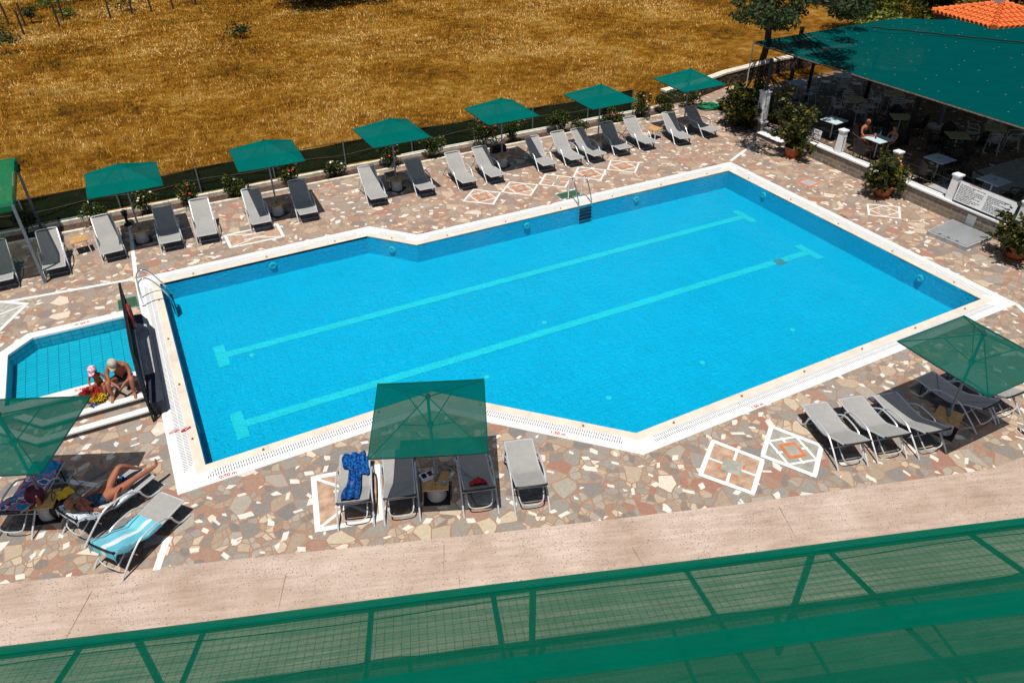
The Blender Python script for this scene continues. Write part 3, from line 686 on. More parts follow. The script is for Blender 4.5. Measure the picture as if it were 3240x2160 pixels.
# basin
def fz(x): return -.575-.10*x/19.8
m = MB()
for i in range(n):
    a_, b_ = INN[i], INN[(i+1) % n]; k = 12
    for j in range(k):
        p0 = (a_[0]+(b_[0]-a_[0])*j/k, a_[1]+(b_[1]-a_[1])*j/k); p1 = (a_[0]+(b_[0]-a_[0])*(j+1)/k, a_[1]+(b_[1]-a_[1])*(j+1)/k)
        m.add([(*p0, fz(p0[0])-.02), (*p1, fz(p1[0])-.02), (*p1, 0), (*p0, 0)], [(0, 1, 2, 3)])
loops = [[Vector((x, y, 0)) for x, y in INN]]; tr_ = tessellate_polygon(loops)
m.add([(x, y, fz(x)) for x, y in INN], [t for t in tr_])
basin = m.build('basin', 'pool_tile', pool)
bm = bmesh.new(); bm.from_mesh(basin.data); bmesh.ops.recalc_face_normals(bm, faces=bm.faces)
for f in bm.faces:
    if abs(f.normal.z) > .7 and f.normal.z < 0: f.normal_flip()
bm.to_mesh(basin.data); bm.free()
def strip_on(m, P0, P1, wd, z):
    d_ = (P1-P0).normalized(); nn = Vector((-d_.y, d_.x, 0))*wd/2; a_, b_ = P0, P1
    m.add([(a_-nn).xy[:]+(z(a_.x),), (b_-nn).xy[:]+(z(b_.x),), (b_+nn).xy[:]+(z(b_.x),), (a_+nn).xy[:]+(z(a_.x),)], [(0, 1, 2, 3)])
zf = lambda x: fz(x)+.006
for (p0, p1) in (((702, 1130), (2355, 684)), ((760, 1349), (2560, 796))):
    z0, z1 = -.6, -.66
    P0, P1 = G(*p0, -.62), G(*p1, -.66); m = MB(); strip_on(m, P0, P1, .26, zf)
    d_ = (P1-P0).normalized(); nn = Vector((-d_.y, d_.x, 0))
    for E0 in (P0, P1): strip_on(m, E0-nn*.5, E0+nn*.5, .28, lambda x: fz(x)+.010)
    m.build('lane_line', 'lane_tile', basin)
q = G(2467, 829, -.66); m = MB(); m.box((q.x, q.y, -.66), (.34, .34, .02))
for i in range(6): m.box((q.x-.13+i*.052, q.y, -.645), (.02, .3, .012))
m.build('drain_cover', 'sheet_grey', basin)
for (a_, b_) in ((580, 820), (1118, 868), (1398, 915), (1613, 833), (1820, 757), (1660, 640), (1250, 742), (905, 716)):
    q = G(a_*1.3776, b_*1.3776, -.64); m = MB(); m.lathe([(.075, fz(q.x)), (.075, fz(q.x)+.012), (.04, fz(q.x)+.02), (.01, fz(q.x)+.02)], 14, Matrix.Translation((q.x, q.y, 0))); m.build('floor_inlet', 'rim_lamp', basin)
# underwater lamps
def lamp_at(px, py, wall):
    # wall: 'n' y=const facing -y, 'e' x=const facing -x, 'd' diagonal, 'w' facing +x
    t = None
    for k in range(400):
        z = .02-.002*k; p = G(px, py, z)
        if wall == 'e' and p.x >= 19.775: t = p; break
        if wall == 'n' and p.y >= 8.215: t = p; break
        if wall == 'm' and p.y >= 6.86: t = p; break
        if wall == 'd' and p.x*1.307+p.y*1.161 >= 17.63: t = p; break
        if wall == 'w' and k == 150: t = p; break
    if t is None: return
    an = {'e': R(90), 'n': R(180), 'm': R(180), 'd': R(135), 'w': R(-90)}[wall]
    Mx = rotm((t.x, t.y, t.z), an, R(-90)); m = MB()
    Mx = Matrix.Translation(t) @ Matrix.Rotation({'e': R(-90), 'n': 0, 'm': 0, 'd': R(-45), 'w': R(90)}[wall], 4, 'Z') @ Matrix.Rotation(R(90), 4, 'X')
    m.lathe([(.115, 0), (.115, .025), (.09, .04), (.055, .04), (.05, .02), (.02, .02)], 20, Mx)
    o = m.build('underwater_lamp', 'rim_lamp', pool, smooth=True)
for a_ in ((863, 840, 'n'), (1241, 789, 'd'), (1667, 714, 'm'), (2013, 630, 'm'), (2416, 618, 'e'), (2912, 880, 'e')): lamp_at(*a_)
for y_ in (6.9, 4.2, 1.6):
    m = MB(); m.lathe([(.11, 0), (.11, .02), (.06, .03), (.03, .02)], 16, rotm((-.03, y_, -.28), R(90), R(90))); m.build('underwater_lamp', 'rim_lamp', pool, smooth=True)
# little brass rope anchors on the rim
am = MB(); am.lathe([(.028, .012), (.028, .022), (.016, .028), (.016, .05), (.006, .055)], 10); am = am.mesh('rope_anchor', 'brass', True)
for i in range(n):
    a_, b_ = Vector(offset(INN, .12)[i]), Vector(offset(INN, .12)[(i+1) % n]); L = (b_-a_).length; k = max(1, int(L/1.9))
    for j in range(k):
        p = a_.lerp(b_, (j+.5)/k); o = bpy.data.objects.new('rope_anchor', am); COL.objects.link(o); o.parent = pool; o.location = (p.x, p.y, 0)
# depth writing on the coping
def mark(txt, p, rz, parent, z, size=.125):
    text_mesh(txt, size, 'depth_marking', 'red_paint', parent, rotm((p.x, p.y, z), rz), .0008, bold=.003)
mark('0.80 m', G(722, 1503), 0, pool, .0185); mark('1.50 m', G(1765, 1372), R(-45), pool, .0185); mark('1.50 m', G(2395, 1285), 0, pool, .0185)
mark('0.80 m', G(532, 859), R(180), pool, .0185); mark('1.50 m', G(1350, 735), R(180), pool, .0185); mark('1.50 m', G(1738, 647), R(180), pool, .0185); mark('1.50 m', G(2672, 686), R(90), pool, .0185)
mark('1.50 m', G(2257, 523), R(180), pool, .0185)
# water
wt = poly_sheet('water', INN, [], -.028, 'water'); struct(wt)

# ------------------------------------------------------------------ paddling pool (raised)
KZ = .45
kp = thing('paddling_pool', 'small raised paddling pool with a white marble rim and big blue tiles', 'pool')
m = MB(); k = len(KIN)
for i in range(k):
    j = (i+1) % k; m.add([(*KIN[i], KZ), (*KIN[j], KZ), (*KOUT[j], KZ), (*KOUT[i], KZ)], [(0, 1, 2, 3)])
    for A_ in (KIN, KOUT): m.add([(*A_[i], KZ-.05), (*A_[j], KZ-.05), (*A_[j], KZ), (*A_[i], KZ)], [(0, 1, 2, 3)])
m.build('rim', 'marble', kp)
m = MB(); ko = [(x*.995-.004, y) for x, y in offset(KOUT, -.012)]
for i in range(k):
    j = (i+1) % k; m.add([(*ko[i], 0), (*ko[j], 0), (*ko[j], KZ-.05), (*ko[i], KZ-.05)], [(0, 1, 2, 3)])
m.build('outer_wall', 'concrete_grey', kp)
m = MB()
for i in range(k):
    j = (i+1) % k; m.add([(*KIN[i], .06), (*KIN[j], .06), (*KIN[j], KZ-.05), (*KIN[i], KZ-.05)], [(0, 1, 2, 3)])
m.add([(x, y, .08) for x, y in reversed(KIN)], [tuple(range(k))])
m.build('basin', 'kid_tile', kp)
struct(poly_sheet('paddling_water', list(reversed(KIN)), [], KZ-.07, 'water'))
mark('0.50 m', gd(905, 78, KZ), R(180), kp, KZ+.0025); mark('0.50 m', gd(915, 800, KZ), 0, kp, KZ+.0025)
m = MB(); m.prism([(-.795, 2.15), (-.53, 2.15), (-.47, 5.75), (-.60, 6.15), (-.795, 6.2)], .0, .36); m.build('shade_plinth', 'plinth_shade', kp)  # added block, its dark colour stands in for shaded wall and fence shadow
m = MB(); m.prism([(-.79, 3.3), (-.57, 3.3), (-.53, 5.55), (-.79, 5.75)], .36, .375); m.build('plinth_slab', 'concrete_grey', kp)  # grey top of the added block
# steps in front of it
st = thing('stone_steps', 'two stone steps with white marble nosings in front of the paddling pool', 'steps')
def stp(y0, y1, z0, z1, x0, x1):
    m = MB()
    pts = [(x0-.9, y0+1.0), (x0, y0), (x1, y0), (x1, y1), (x0+.1, y1), (x0-.75, y1+.9)]
    m.prism(pts, z0, z1-.03); m.build('riser', 'riser_stone', st)
    m = MB(); m.prism([(a_, b_) for a_, b_ in pts], z1-.03, z1-.002); m.build('tread', 'paving', st)
    m = MB(); w_ = .15; m.prism([(x0-.9-.02, y0+.98), (x0-.01, y0-.025), (x1, y0-.025), (x1, y0+w_), (x0+.05, y0+w_), (x0-.8, y0+1.1)], z1-.032, z1+.006); m.build('nosing', 'marble', st)
stp(2.2, 3.139, 0, .15, -3.1, -.82); stp(2.57, 3.139, .1502, .30, -2.95, -.82)

# ------------------------------------------------------------------ ornaments set in the paving
def G4(fn, q): return [fn(a_, b_) for a_, b_ in q]
def bil(Q, u, v): return Q[0].lerp(Q[1], u).lerp(Q[3].lerp(Q[2], u), v)
BZ = [0]
def bar(m, Q, p, q, wd, z):
    BZ[0] = (BZ[0]+1) % 16; z += .00012*BZ[0]
    a_, b_ = bil(Q, *p), bil(Q, *q); d_ = (b_-a_).normalized(); nn = Vector((-d_.y, d_.x, 0))*wd/2
    m.add([(a_-nn)[:2]+(z,), (b_-nn)[:2]+(z,), (b_+nn)[:2]+(z,), (a_+nn)[:2]+(z,)], [(0, 1, 2, 3)])
def ornament(Q, kind, w_=.07, fill='mosaic_pink'):
    base = MB(); base.add([(p.x, p.y, .004) for p in Q], [(0, 1, 2, 3)]); base.cur = 1
    m = base; e = .06; z = .008
    for p, q in (((0, e/2), (1, e/2)), ((0, 1-e/2), (1, 1-e/2)), ((e/2, e), (e/2, 1-e)), ((1-e/2, e), (1-e/2, 1-e))): bar(m, Q, p, q, w_, z if p[1] != e else z+.0005)
    w2 = w_*.6
    def quad(c, hs, mi, zz, rot=0):
        m.cur = mi
        if rot: P_ = [bil(Q, c[0]+x, c[1]+y) for x, y in ((0, -hs), (hs, 0), (0, hs), (-hs, 0))]
        else: P_ = [bil(Q, c[0]+x, c[1]+y) for x, y in ((-hs, -hs), (hs, -hs), (hs, hs), (-hs, hs))]
        m.add([(p.x, p.y, zz) for p in P_], [(0, 1, 2, 3)]); m.cur = 1
    if kind == 'diamond':
        for p, q in (((.5, e), (1-e, .5)), ((1-e, .5), (.5, 1-e)), ((.5, 1-e), (e, .5)), ((e, .5), (.5, e))): bar(m, Q, p, q, w2, z+.001)
        for p, q in (((.25, .25), (.35, .35)), ((.75, .25), (.65, .35)), ((.25, .75), (.35, .65)), ((.75, .75), (.65, .65))): bar(m, Q, p, q, w2, z+.002)
        quad((.5, .5), .27, 2, z+.003, 1); quad((.5, .5), .18, 3, z+.005, 1)
    elif kind == 'cross':
        for p, q in (((.5, e), (.5, .32)), ((.5, .68), (.5, 1-e)), ((e, .5), (.32, .5)), ((.68, .5), (1-e, .5))): bar(m, Q, p, q, w2, z+.001)
        quad((.34, .40), .06, 2, z+.002); quad((.66, .60), .06, 2, z+.002); quad((.40, .66), .06, 2, z+.002); quad((.60, .34), .06, 2, z+.002); quad((.5, .5), .18, 3, z+.004)
    elif kind == 'bow':
        for p, q in (((e, e), (.36, .5)), ((e, 1-e), (.36, .5)), ((1-e, e), (.64, .5)), ((1-e, 1-e), (.64, .5)), ((.36, .3), (.36, .7)), ((.64, .3), (.64, .7))): bar(m, Q, p, q, w2, z+.001)
    elif kind == 'weave':
        for p, q in (((.5, e), (1-e, .5)), ((1-e, .5), (.5, 1-e)), ((.5, 1-e), (e, .5)), ((e, .5), (.5, e)), ((.3, .3), (.7, .7)), ((.3, .7), (.7, .3))): bar(m, Q, p, q, w2, z+.001)
        quad((.5, .5), .12, 3, z+.004)
    o = m.build('paving_mosaic', [fill, 'marble', 'mosaic_orange', 'mosaic_green']); struct(o)
for i, q in enumerate(([(265, 1030), (500, 1055), (555, 962), (345, 938)], [(553, 962), (778, 990), (832, 905), (617, 883)], [(832, 905), (1035, 928), (1085, 850), (880, 825)], [(1085, 850), (1300, 875), (1340, 795), (1125, 773)], [(1340, 795), (1555, 818), (1587, 740), (1365, 723)])):
    ornament(G4(g5, q), ('diamond', 'diamond', 'cross', 'diamond', 'diamond')[i])
ornament(G4(gn, [(290, 890), (1030, 1155), (1165, 690), (470, 420)]), 'cross', .095)
ornament(G4(gn, [(1115, 640), (1850, 920), (1945, 500), (1240, 228)]), 'diamond', .095, 'mosaic_green')
ornament(G4(g4, [(165, 1075), (222, 1195), (745, 1085), (680, 965)][::-1]), 'bow', .09)
ornament(G4(gc, [(92, 935), (130, 1395), (700, 1290), (655, 830)][::-1]), 'bow', .11)
ornament(G4(g3, [(1105, 865), (1118, 955), (1378, 985), (1370, 885)]), 'weave', .07)
ornament([G(-190, 700+290), G(0-60, 1110), G(95, 958), G(-60, 949)], 'bow', .1, 'grout_grey')
m = MB(); z = .005
def line(fn, p, q, wd):
    a_, b_ = fn(*p), fn(*q); d_ = (b_-a_).normalized(); nn = Vector((-d_.y, d_.x, 0))*wd/2
    m.add([(a_-nn)[:2]+(z,), (b_-nn)[:2]+(z,), (b_+nn)[:2]+(z,), (a_+nn)[:2]+(z,)], [(0, 1, 2, 3)])
line(g1, (1172, 750), (1225, 1215), .11); line(g1, (60, 1440), (1205, 1235), .12); line(g5, (2262, 728), (2700, 400), .12)
line(gl, (1455, 1185), (1560, 880), .13); line(G, (3216, 962), (3300, 1040), .12); line(gl, (560, 350), (930, 400), .12)
struct(m.build('marble_strip', 'marble'))
Q = G4(g3, [(570, 690), (655, 725), (720, 700), (635, 668)]); Qc = sum(Q, Vector())/4
m = MB(); m.add([((p-Qc)*1.3+Qc)[:2]+(.004,) for p in Q], [(0, 1, 2, 3)]); m.cur = 1; m.add([p[:2]+(.008,) for p in Q], [(0, 1, 2, 3)])
struct(m.build('paving_plate', ['mosaic_orange', 'concrete_grey']))

# ================================================================== PARASOLS
def make_umbrella(label, clothm):
    t = thing('parasol', label, 'parasol', (0, 0, 0), 0, 'green parasols round the pool')
    h, e, ap = 1.02, 2.07, 2.57
    m = MB(); m.tube([(0, 0, .0), (0, 0, 2.5)], .028, 10); m.tube([(0, 0, .38), (0, 0, .62)], .036, 10); m.build('pole', 'pole_metal', t, smooth=True)
    m = MB(); N_ = 8
    for i in range(4):
        c0 = ((h, h), (-h, h), (-h, -h), (h, -h))[i]; c1 = ((-h, h), (-h, -h), (h, -h), (h, h))[i]
        def fn(u, v, c0=c0, c1=c1):
            x = c0[0]*(1-u)+c1[0]*u; y = c0[1]*(1-u)+c1[1]*u
            edge = u*(1-u)*4
            return (x*(1-v), y*(1-v), e+(ap-e)*v-.035*edge*math.sin(PI*v)*1.0-.012*edge*(1-v))
        m.grid(fn, N_, N_)
        m.grid(lambda u, v, c0=c0, c1=c1: (c0[0]*(1-u)+c1[0]*u, c0[1]*(1-u)+c1[1]*u, e-.012*u*(1-u)*4-.035*v), N_, 1)
    m.build('canopy', clothm, t)
    m = MB(); m.tube([(h, h, e-.02), (-h, h, e-.02), (-h, -h, e-.02), (h, -h, e-.02)], .013, 6, closed=True); m.build('hem', 'hem_green', t)
    for i in range(4):
        sx, sy = ((1, 1), (-1, 1), (-1, -1), (1, -1))[i]
        m = MB(); m.tube([(0, 0, ap-.05), (sx*h*.985, sy*h*.985, e-.03)], .012, 6); r_ = m.build('rib', 'pole_metal', t)
        m = MB(); m.tube([(sx*.03, sy*.03, 1.86), (sx*.46, sy*.46, 2.30)], .011, 6); m.build('strut', 'pole_metal', t)
    m = MB(); m.lathe([(.045, 1.80), (.06, 1.83), (.06, 1.9), (.03, 1.93)], 12); m.build('hub', 'pole_metal', t); m = MB(); m.lathe([(.03, 2.48), (.05, 2.5), (.05, 2.55), (.015, 2.6)], 12); m.build('finial', 'hem_green', t)
    return t
simple('hem_green', (.002, .06, .05), .8)
UM = {}
def uang(fn, p, q, z=2.07):
    d = fn(*q, z)-fn(*p, z); return math.atan2(d.y, d.x) % (PI/2)
um_specs = [('c', (3.86, -3.04), uang(gc, (545, 787), (1553, 735)), 'near parasol standing over the loungers at the bottom centre'),
 ('r', (14.25, -6.42), uang(gr, (1150, 322), (1920, 795)), 'near parasol at the right edge of the picture'),
 ('1', (-.139, 11.307), uang(g1, (770, 508), (1460, 383)), 'leftmost far parasol, canopy corner pointing at the field'),
 ('2', (4.099, 11.195), uang(g4, (320, 475), (940, 370)), 'second far parasol from the left'),
 ('3', (8.32, 11.18), uang(g4, (1550, 262), (2085, 158)), 'third far parasol from the left, above two small tables'),
 ('4', None, uang(g5, (460, 475), (838, 405)), 'fourth far parasol from the left, beside a white hose coil'),
 ('5', (16.652, 10.972), uang(g5, (1228, 338), (1572, 272)), 'fifth far parasol from the left'),
 ('6', None, uang(g5, (1925, 213), (2222, 160)), 'rightmost far parasol, white bird marks on its canopy')]
protoN = protoF = None
q1, q2 = gd(1010, 855, 2.07), gl(365, 300, 2.07); dd = (q2-q1).normalized(); ctr = (q1+q2)/2+Vector((dd.y, -dd.x, 0))*1.02
if ctr.x > q1.x: ctr = (q1+q2)/2-Vector((dd.y, -dd.x, 0))*1.02
um_specs.append(('l', (ctr.x, ctr.y), math.atan2(dd.y, dd.x) % (PI/2), 'near parasol at the left edge beside the stone steps'))
for k_, pos, an, lab in um_specs:
    if pos is None:
        q = g5(561, 690, .4) if k_ == '4' else g5(1915, 440, .4); pos = (q.x, q.y)
    near = k_ in 'crl'; lab = 'green pyramid cloth parasol, '+lab
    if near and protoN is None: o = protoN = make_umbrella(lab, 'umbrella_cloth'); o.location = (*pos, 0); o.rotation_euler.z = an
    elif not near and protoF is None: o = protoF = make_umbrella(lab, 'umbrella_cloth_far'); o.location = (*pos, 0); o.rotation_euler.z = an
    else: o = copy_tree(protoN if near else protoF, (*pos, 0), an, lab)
    UM[k_] = (pos, an)
# table round each pole
def make_utable(label):
    t = thing('parasol_table', label, 'table', (0, 0, 0), 0, 'small wooden tables round the parasol poles')
    m = MB()
    for y0, y1 in ((-.25, -.0015), (.0015, .25)): m.box((0, (y0+y1)/2, .405), (.5, y1-y0, .026))
    m.build('table_top', 'wood_top', t, bevel=.004)
    m = MB(); m.lathe([(.19, 0), (.19, .05), (.17, .34), (.155, .375), (.10, .39)], 24); m.build('concrete_base', 'white_concrete', t, smooth=True)
    m = MB(); m.box((0, 0, .006), (.52, .52, .012)); m.build('base_plate', 'dark_metal', t)
    return t
tp = None
for k_, lab in (('c', 'under the parasol at the bottom centre, with a magazine on it'), ('r', 'under the parasol at the right edge'), ('l', 'under the left near parasol, covered with bags'), ('1', 'under the leftmost far parasol'), ('2', 'under the second far parasol'),
                ('3', 'under the third far parasol'), ('4', 'under the fourth far parasol'), ('5', 'under the fifth far parasol'), ('6', 'under the rightmost far parasol')):
    pos, an = UM[k_]; lab = 'square wooden table '+lab; an += {'c': 0, 'r': .4, '2': .5, '3': .6, '4': .5, '5': .3}.get(k_, .1)
    if tp is None: tp = make_utable(lab); tp.location = (*pos, 0); tp.rotation_euler.z = an
    else: copy_tree(tp, (*pos, 0), an, lab)

# ================================================================== LOUNGERS
def make_lounger(label, near):
    t = thing('sun_lounger', label, 'sun lounger', (0, 0, 0), 0, 'grey sun loungers round the pool')
    hz = .62 if near else .85; hy = 1.56 if near else 1.6; hg = .90 if near else 1.0
    prof = [(0, .345), (.04, .36), (.3, .335), (.62, .31), (hg-.05, .31), (hg+.06, .345), ((hg+hy)/2, (.33+hz)/2+.01), (hy-.03, hz-.02), (hy, hz)]
    P = arc([(0, y, z) for y, z in prof], 2); L = len(P)
    def fn(u, v):
        q = P[min(L-1, int(v*(L-1)+.5))]; s = (u-.5)*2
        return (s*.275, q.y, q.z-.018*(1-s*s)*min(1, 4*v*(1-v)+.3))
    m = MB(); m.grid(fn, 6, L-1, .006); m.build('sling', 'sling', t, smooth=True)
    for s in (-1, 1):
        m = MB(); m.tube([(s*.29, p.y, p.z) for p in P], .017, 6); m.build('side_rail', 'frame_metal', t, smooth=True)
    m = MB(); m.tube([(-.29, 0, .345), (.29, 0, .345)], .017, 6); m.build('foot_bar', 'frame_metal', t)
    m = MB(); m.tube(arc([(-.29, hy, hz), (-.27, hy+.05, hz+.03), (.27, hy+.05, hz+.03), (.29, hy, hz)], 2), .02, 6); m.build('head_bar', 'frame_metal' if not near else 'dark_metal', t, smooth=True)
    yb = hg+.78
    for s in (-1, 1):
        m = MB(); m.tube(arc([(s*.335, yb, 0), (s*.335, yb-.12, .13), (s*.335, hg+.28, .44 if near else .50), (s*.335, hg+.14, .49 if near else .545), (s*.335, hg-.16, .49 if near else .545), (s*.335, hg-.32, .46 if near else .52), (s*.335, hg-.52, .30)], 2), .018, 8); m.build('arm_leg', 'frame_metal', t, smooth=True)
        m = MB(); m.tube(arc([(s*.335, hg-.50, .32), (s*.335, .34, .14), (s*.335, .26, .03), (s*.335, .12, .015), (s*.335, .02, .015)], 2), .02, 8); m.build('front_leg', 'frame_metal', t, smooth=True)
        m = MB(); m.tube([(s*.32, .24, .03), (s*.29, .20, .33)], .015, 6); m.build('leg_post', 'dark_metal', t)
    for y, z in ((.26, .03), (hg+.35, .24)): m = MB(); m.tube([(-.335, y, z), (.335, y, z)], .013, 6); m.build('cross_bar', 'frame_metal', t)
    m = MB(); m.tube(arc([(-.25, (hg+hy)/2+.05, (.33+hz)/2), (-.24, hy+.02, .26), (-.17, hy+.05, .15), (.17, hy+.05, .15), (.24, hy+.02, .26), (.25, (hg+hy)/2+.05, (.33+hz)/2)], 2), .013, 6); m.build('back_support', 'frame_metal', t, smooth=True)
    return t
def lrot(F, H): d = H-F; return math.atan2(d.y, d.x)-PI/2
fl = []
specF = [(g1, (0, 1235), (-130, 925), 'cut off by the picture edge, shaded by the sail'), (g1, (492, 1140), (415, 790), 'in the shade of the green sail beside its slanted post'),
 (g1, (1017, 995), (910, 668), 'left of the leftmost far parasol, next to a small white legged table'), (g1, (1543, 903), (1458, 583), 'in the shade of the leftmost far parasol'), (g1, (1870, 840), (1790, 522), 'fully sunlit, right of the leftmost far parasol'),
 (g4, (523, 960), (415, 645), 'left of the second far parasol, half shaded, at the bow tie mosaic'), (g4, (962, 870), (845, 568), 'in the shade of the second far parasol'), (g4, (1616, 728), (1494, 440), 'left of the third far parasol'),
 (g4, (2070, 643), (1918, 362), 'in the shade of the third far parasol'), (g5, (322, 885), (188, 667), 'fully sunlit, left of the fourth far parasol pair'), (g5, (532, 840), (390, 628), 'directly left of the fourth far parasol pole, half shaded'),
 (g5, (918, 757), (780, 550), 'at the right end of the fourth far parasol shade'), (g5, (1122, 714), (971, 515), 'fully sunlit, third left of the fifth far parasol pole'), (g5, (1292, 685), (1127, 496), 'directly left of the fifth far parasol pole, half shaded'),
 (g5, (1482, 637), (1338, 445), 'directly right of the fifth far parasol pole, shaded back'), (g5, (1672, 593), (1508, 406), 'fully sunlit, left of the small wooden side table near the fifth parasol'), (g5, (1932, 560), (1795, 370), 'directly left of the rightmost far parasol pole'), (g5, (2144, 505), (1975, 337), 'rightmost of the far row, nearest the green hose coil')]
pf = pn = None
for fn, f, h, lab in specF:
    F, H = fn(*f, .33), fn(*h, .85); lab = 'grey sun lounger '+lab
    if 'cut off' in lab: F, H = G(5, 890, .33), G(5, 890, .33)+Vector((-.05, 1.6, 0))
    if pf is None: pf = make_lounger(lab, False); pf.location = (F.x, F.y, 0); pf.rotation_euler.z = lrot(F, H)
    else: copy_tree(pf, (F.x, F.y, 0), lrot(F, H), lab)
specN = [(gc, (455, 760), (430, 1138), 'with a blue towel, leftmost of four at the bottom centre'), (gc, (800, 705), (820, 1087), 'half under the bottom centre parasol, left of its table'), (gc, (1400, 655), (1483, 1022), 'under the bottom centre parasol with a red cloth on its seat'), (gc, (1799, 628), (1914, 996), 'fully sunlit, rightmost of the four at the bottom centre'),
 (gr, (445, 845), (815, 1165), 'leftmost of the right group, next to the diamond mosaic'), (gr, (748, 803), (1145, 1105), 'second from the left in the right group'), (gr, (1040, 775), (1480, 1065), 'half shaded, third from the left in the right group'), (gr, (1365, 620), (2035, 935), 'in full shade of the right parasol, right of its table'), (gr, (1560, 545), (2060, 760), 'seen through the right parasol canopy, with a sunlit edge'),
 (gl, (1400, 235), (640, 650), 'carrying the sunbathing woman'), (gl, (1650, 465), (960, 960), 'with a turquoise towel over its back, at the bottom left'), (gl, (480, 170), (40, 640), 'with a colourful bath towel, at the left picture edge')]
LN = []
for i, (fn, f, h, lab) in enumerate(specN):
    F, H = fn(*f, .34), fn(*h, .63)
    if i in (7, 8): H = F+Vector((.02, -1.5, 0)); F.x += .12*(i == 8)
    if i == 0: F = H+Vector((math.sin(.32), math.cos(.32), 0))*1.56
    F = Vector((H.x, H.y, 0))+(F-H).normalized()*1.56 if i not in (7, 8) else F; F.z = 0
    lab = 'grey sun lounger '+lab; rz = lrot(F, H)
    if pn is None: o = pn = make_lounger(lab, True); pn.location = (F.x, F.y, 0); pn.rotation_euler.z = rz
    else: o = copy_tree(pn, (F.x, F.y, 0), rz, lab)
    LN.append((Vector((F.x, F.y, 0)), rz))

# small side tables
def side_table(label, p, rz, top, legm, w_=.45, h=.42, gp='small side tables between loungers'):
    t = thing('side_table', label, 'table', (p.x, p.y, 0), rz, gp)
    m = MB(); m.box((0, 0, h), (w_, w_, .025)); m.build('table_top', top, t, bevel=.004)
    for sx in (-1, 1):
        for sy in (-1, 1):
            m = MB(); m.tube([(sx*w_*.38, sy*w_*.38, h-.01), (sx*w_*.47, sy*w_*.47, 0)], .016, 6); m.build('leg', legm, t)
    return t
side_table('low table with wooden top and white legs beside the shaded left lounger', g1(705, 875, .42), .15, 'wood_top', 'white_paint', .47)
side_table('dark topped low table behind the table of the third far parasol', g4(1730, 500, .42), .1, 'grey_wood', 'frame_metal', .42)
side_table('low table with reddish wooden top and white legs between two right hand far loungers', g5(1695, 485, .42), .3, 'wood_top', 'white_paint', .5)

# ================================================================== LADDERS, MATS
def ladder(label, A_, B_, face, depth, steps):
    c = (A_+B_)/2; t = thing('pool_ladder', label, 'ladder', (c.x, c.y, 0), face); h = (A_-B_).length/2; reach = .72
    for s in (-1, 1):
        m = MB(); m.tube(arc([(s*h, 0, 0), (s*h, .0, .55), (s*h, .06, .80), (s*h, .30, .86), (s*h, reach-.1, .30), (s*h, reach, 0), (s*h, reach, -depth)], 3), .021, 10); m.lathe([(.05, .012), (.05, .03), (.025, .04)], 12, Matrix.Translation((s*h, 0, 0)))
        m.build('handrail', 'chrome', t, smooth=True)
    for i in range(steps):
        m = MB(); m.box((0, reach, -.10-i*(depth-.12)/steps), (2*h, .09, .025)); m.build('rung', 'dark_metal', t, bevel=.004)
    return t
gk2 = Z(1640, 540, .1913); gk3 = Z(380, 860, .1913)
ladder('chrome pool ladder in the middle of the far side', gk2(825, 475), gk2(1030, 425), PI, .62, 4)
ladder('chrome pool ladder at the left end of the pool beside the black fence', gk3(375, 430), gk3(395, 575), -PI/2, .5, 3)
for Q, lab in ((G4(gk2, [(630, 400), (720, 475), (1040, 405), (945, 325)]), 'green doormat beside the ladder on the far side'), (G4(gb, [(1300, 600), (1312, 705), (1530, 655), (1500, 550)]), 'green doormat behind the black fence at the left ladder')):
    m = MB(); c = sum(Q, Vector())/4; m.prism([((p-c)[0], (p-c)[1]) for p in Q][::-1] if False else [((p-c)[0], (p-c)[1]) for p in Q], .002, .016); o = m.build('door_mat', 'mat_green'); o.location = c; tag(o, lab, 'mat')
    m = MB(); m.tube([((p-c)[0], (p-c)[1], .016) for p in Q], .012, 5, closed=True); m.build('mat_border', 'rim_cyan', o)

# ================================================================== BLACK ORNAMENTAL FENCE
X0 = -.84
fe = thing('ornamental_fence', 'black scrollwork fence between the paddling pool and the big pool', 'fence', (X0, 4, 0))
path = [(6.15, 1.35), (2.95, 1.35), (1.95, .92)]
def topz(y): return 1.35 if y > 2.95 else 1.35-(2.95-y)*.43
def botz(y): return .47 if y > 3.1 else max(.05, .47-(3.1-y)*.42)
m = MB(); m.tube([(0, y-4, z) for y, z in path], .034, 8); m.build('handrail', 'dark_metal', fe)
m = MB(); m.tube([(0, y-4, topz(y)-.20) for y in (6.15, 2.95, 1.95)], .014, 6); m.tube([(0, y-4, botz(y)+.04) for y in (6.15, 3.1, 1.95)], .018, 6); m.tube([(0, y-4, botz(y)+.30) for y in (6.15, 3.1, 1.95)], .014, 6); m.build('rail', 'dark_metal', fe)
for y in (6.15, 5.1, 4.05, 2.95, 1.95):
    m = MB(); m.box((0, y-4, (topz(y)+(botz(y)-.05 if y > 2.5 else 0))/2), (.035, .035, topz(y)-(botz(y)-.05 if y > 2.5 else 0))); m.build('post', 'dark_metal', fe)
m = MB(); y = 6.1
while y > 2.0:
    m.tube([(0, y-4, botz(y)+.04), (0, y-4, topz(y))], .008, 4)
    for zc, r_ in ((topz(y-.05)-.10, .05), (botz(y-.05)+.17, .06)):
        m.tube([(0, y-4-.055+r_*math.cos(a_*PI/5), zc+r_*math.sin(a_*PI/5)) for a_ in range(10)], .011, 4, closed=True)
    y -= .12
m.build('scrollwork', 'dark_metal', fe)
m = MB(); y0_, y1_ = 5.9, 3.0
m.grid(lambda u, v: (.012, 6.1-3.1*u-4, .70+.44*v), 10, 2); m.build('infill_panel', 'fence_cloth', fe)
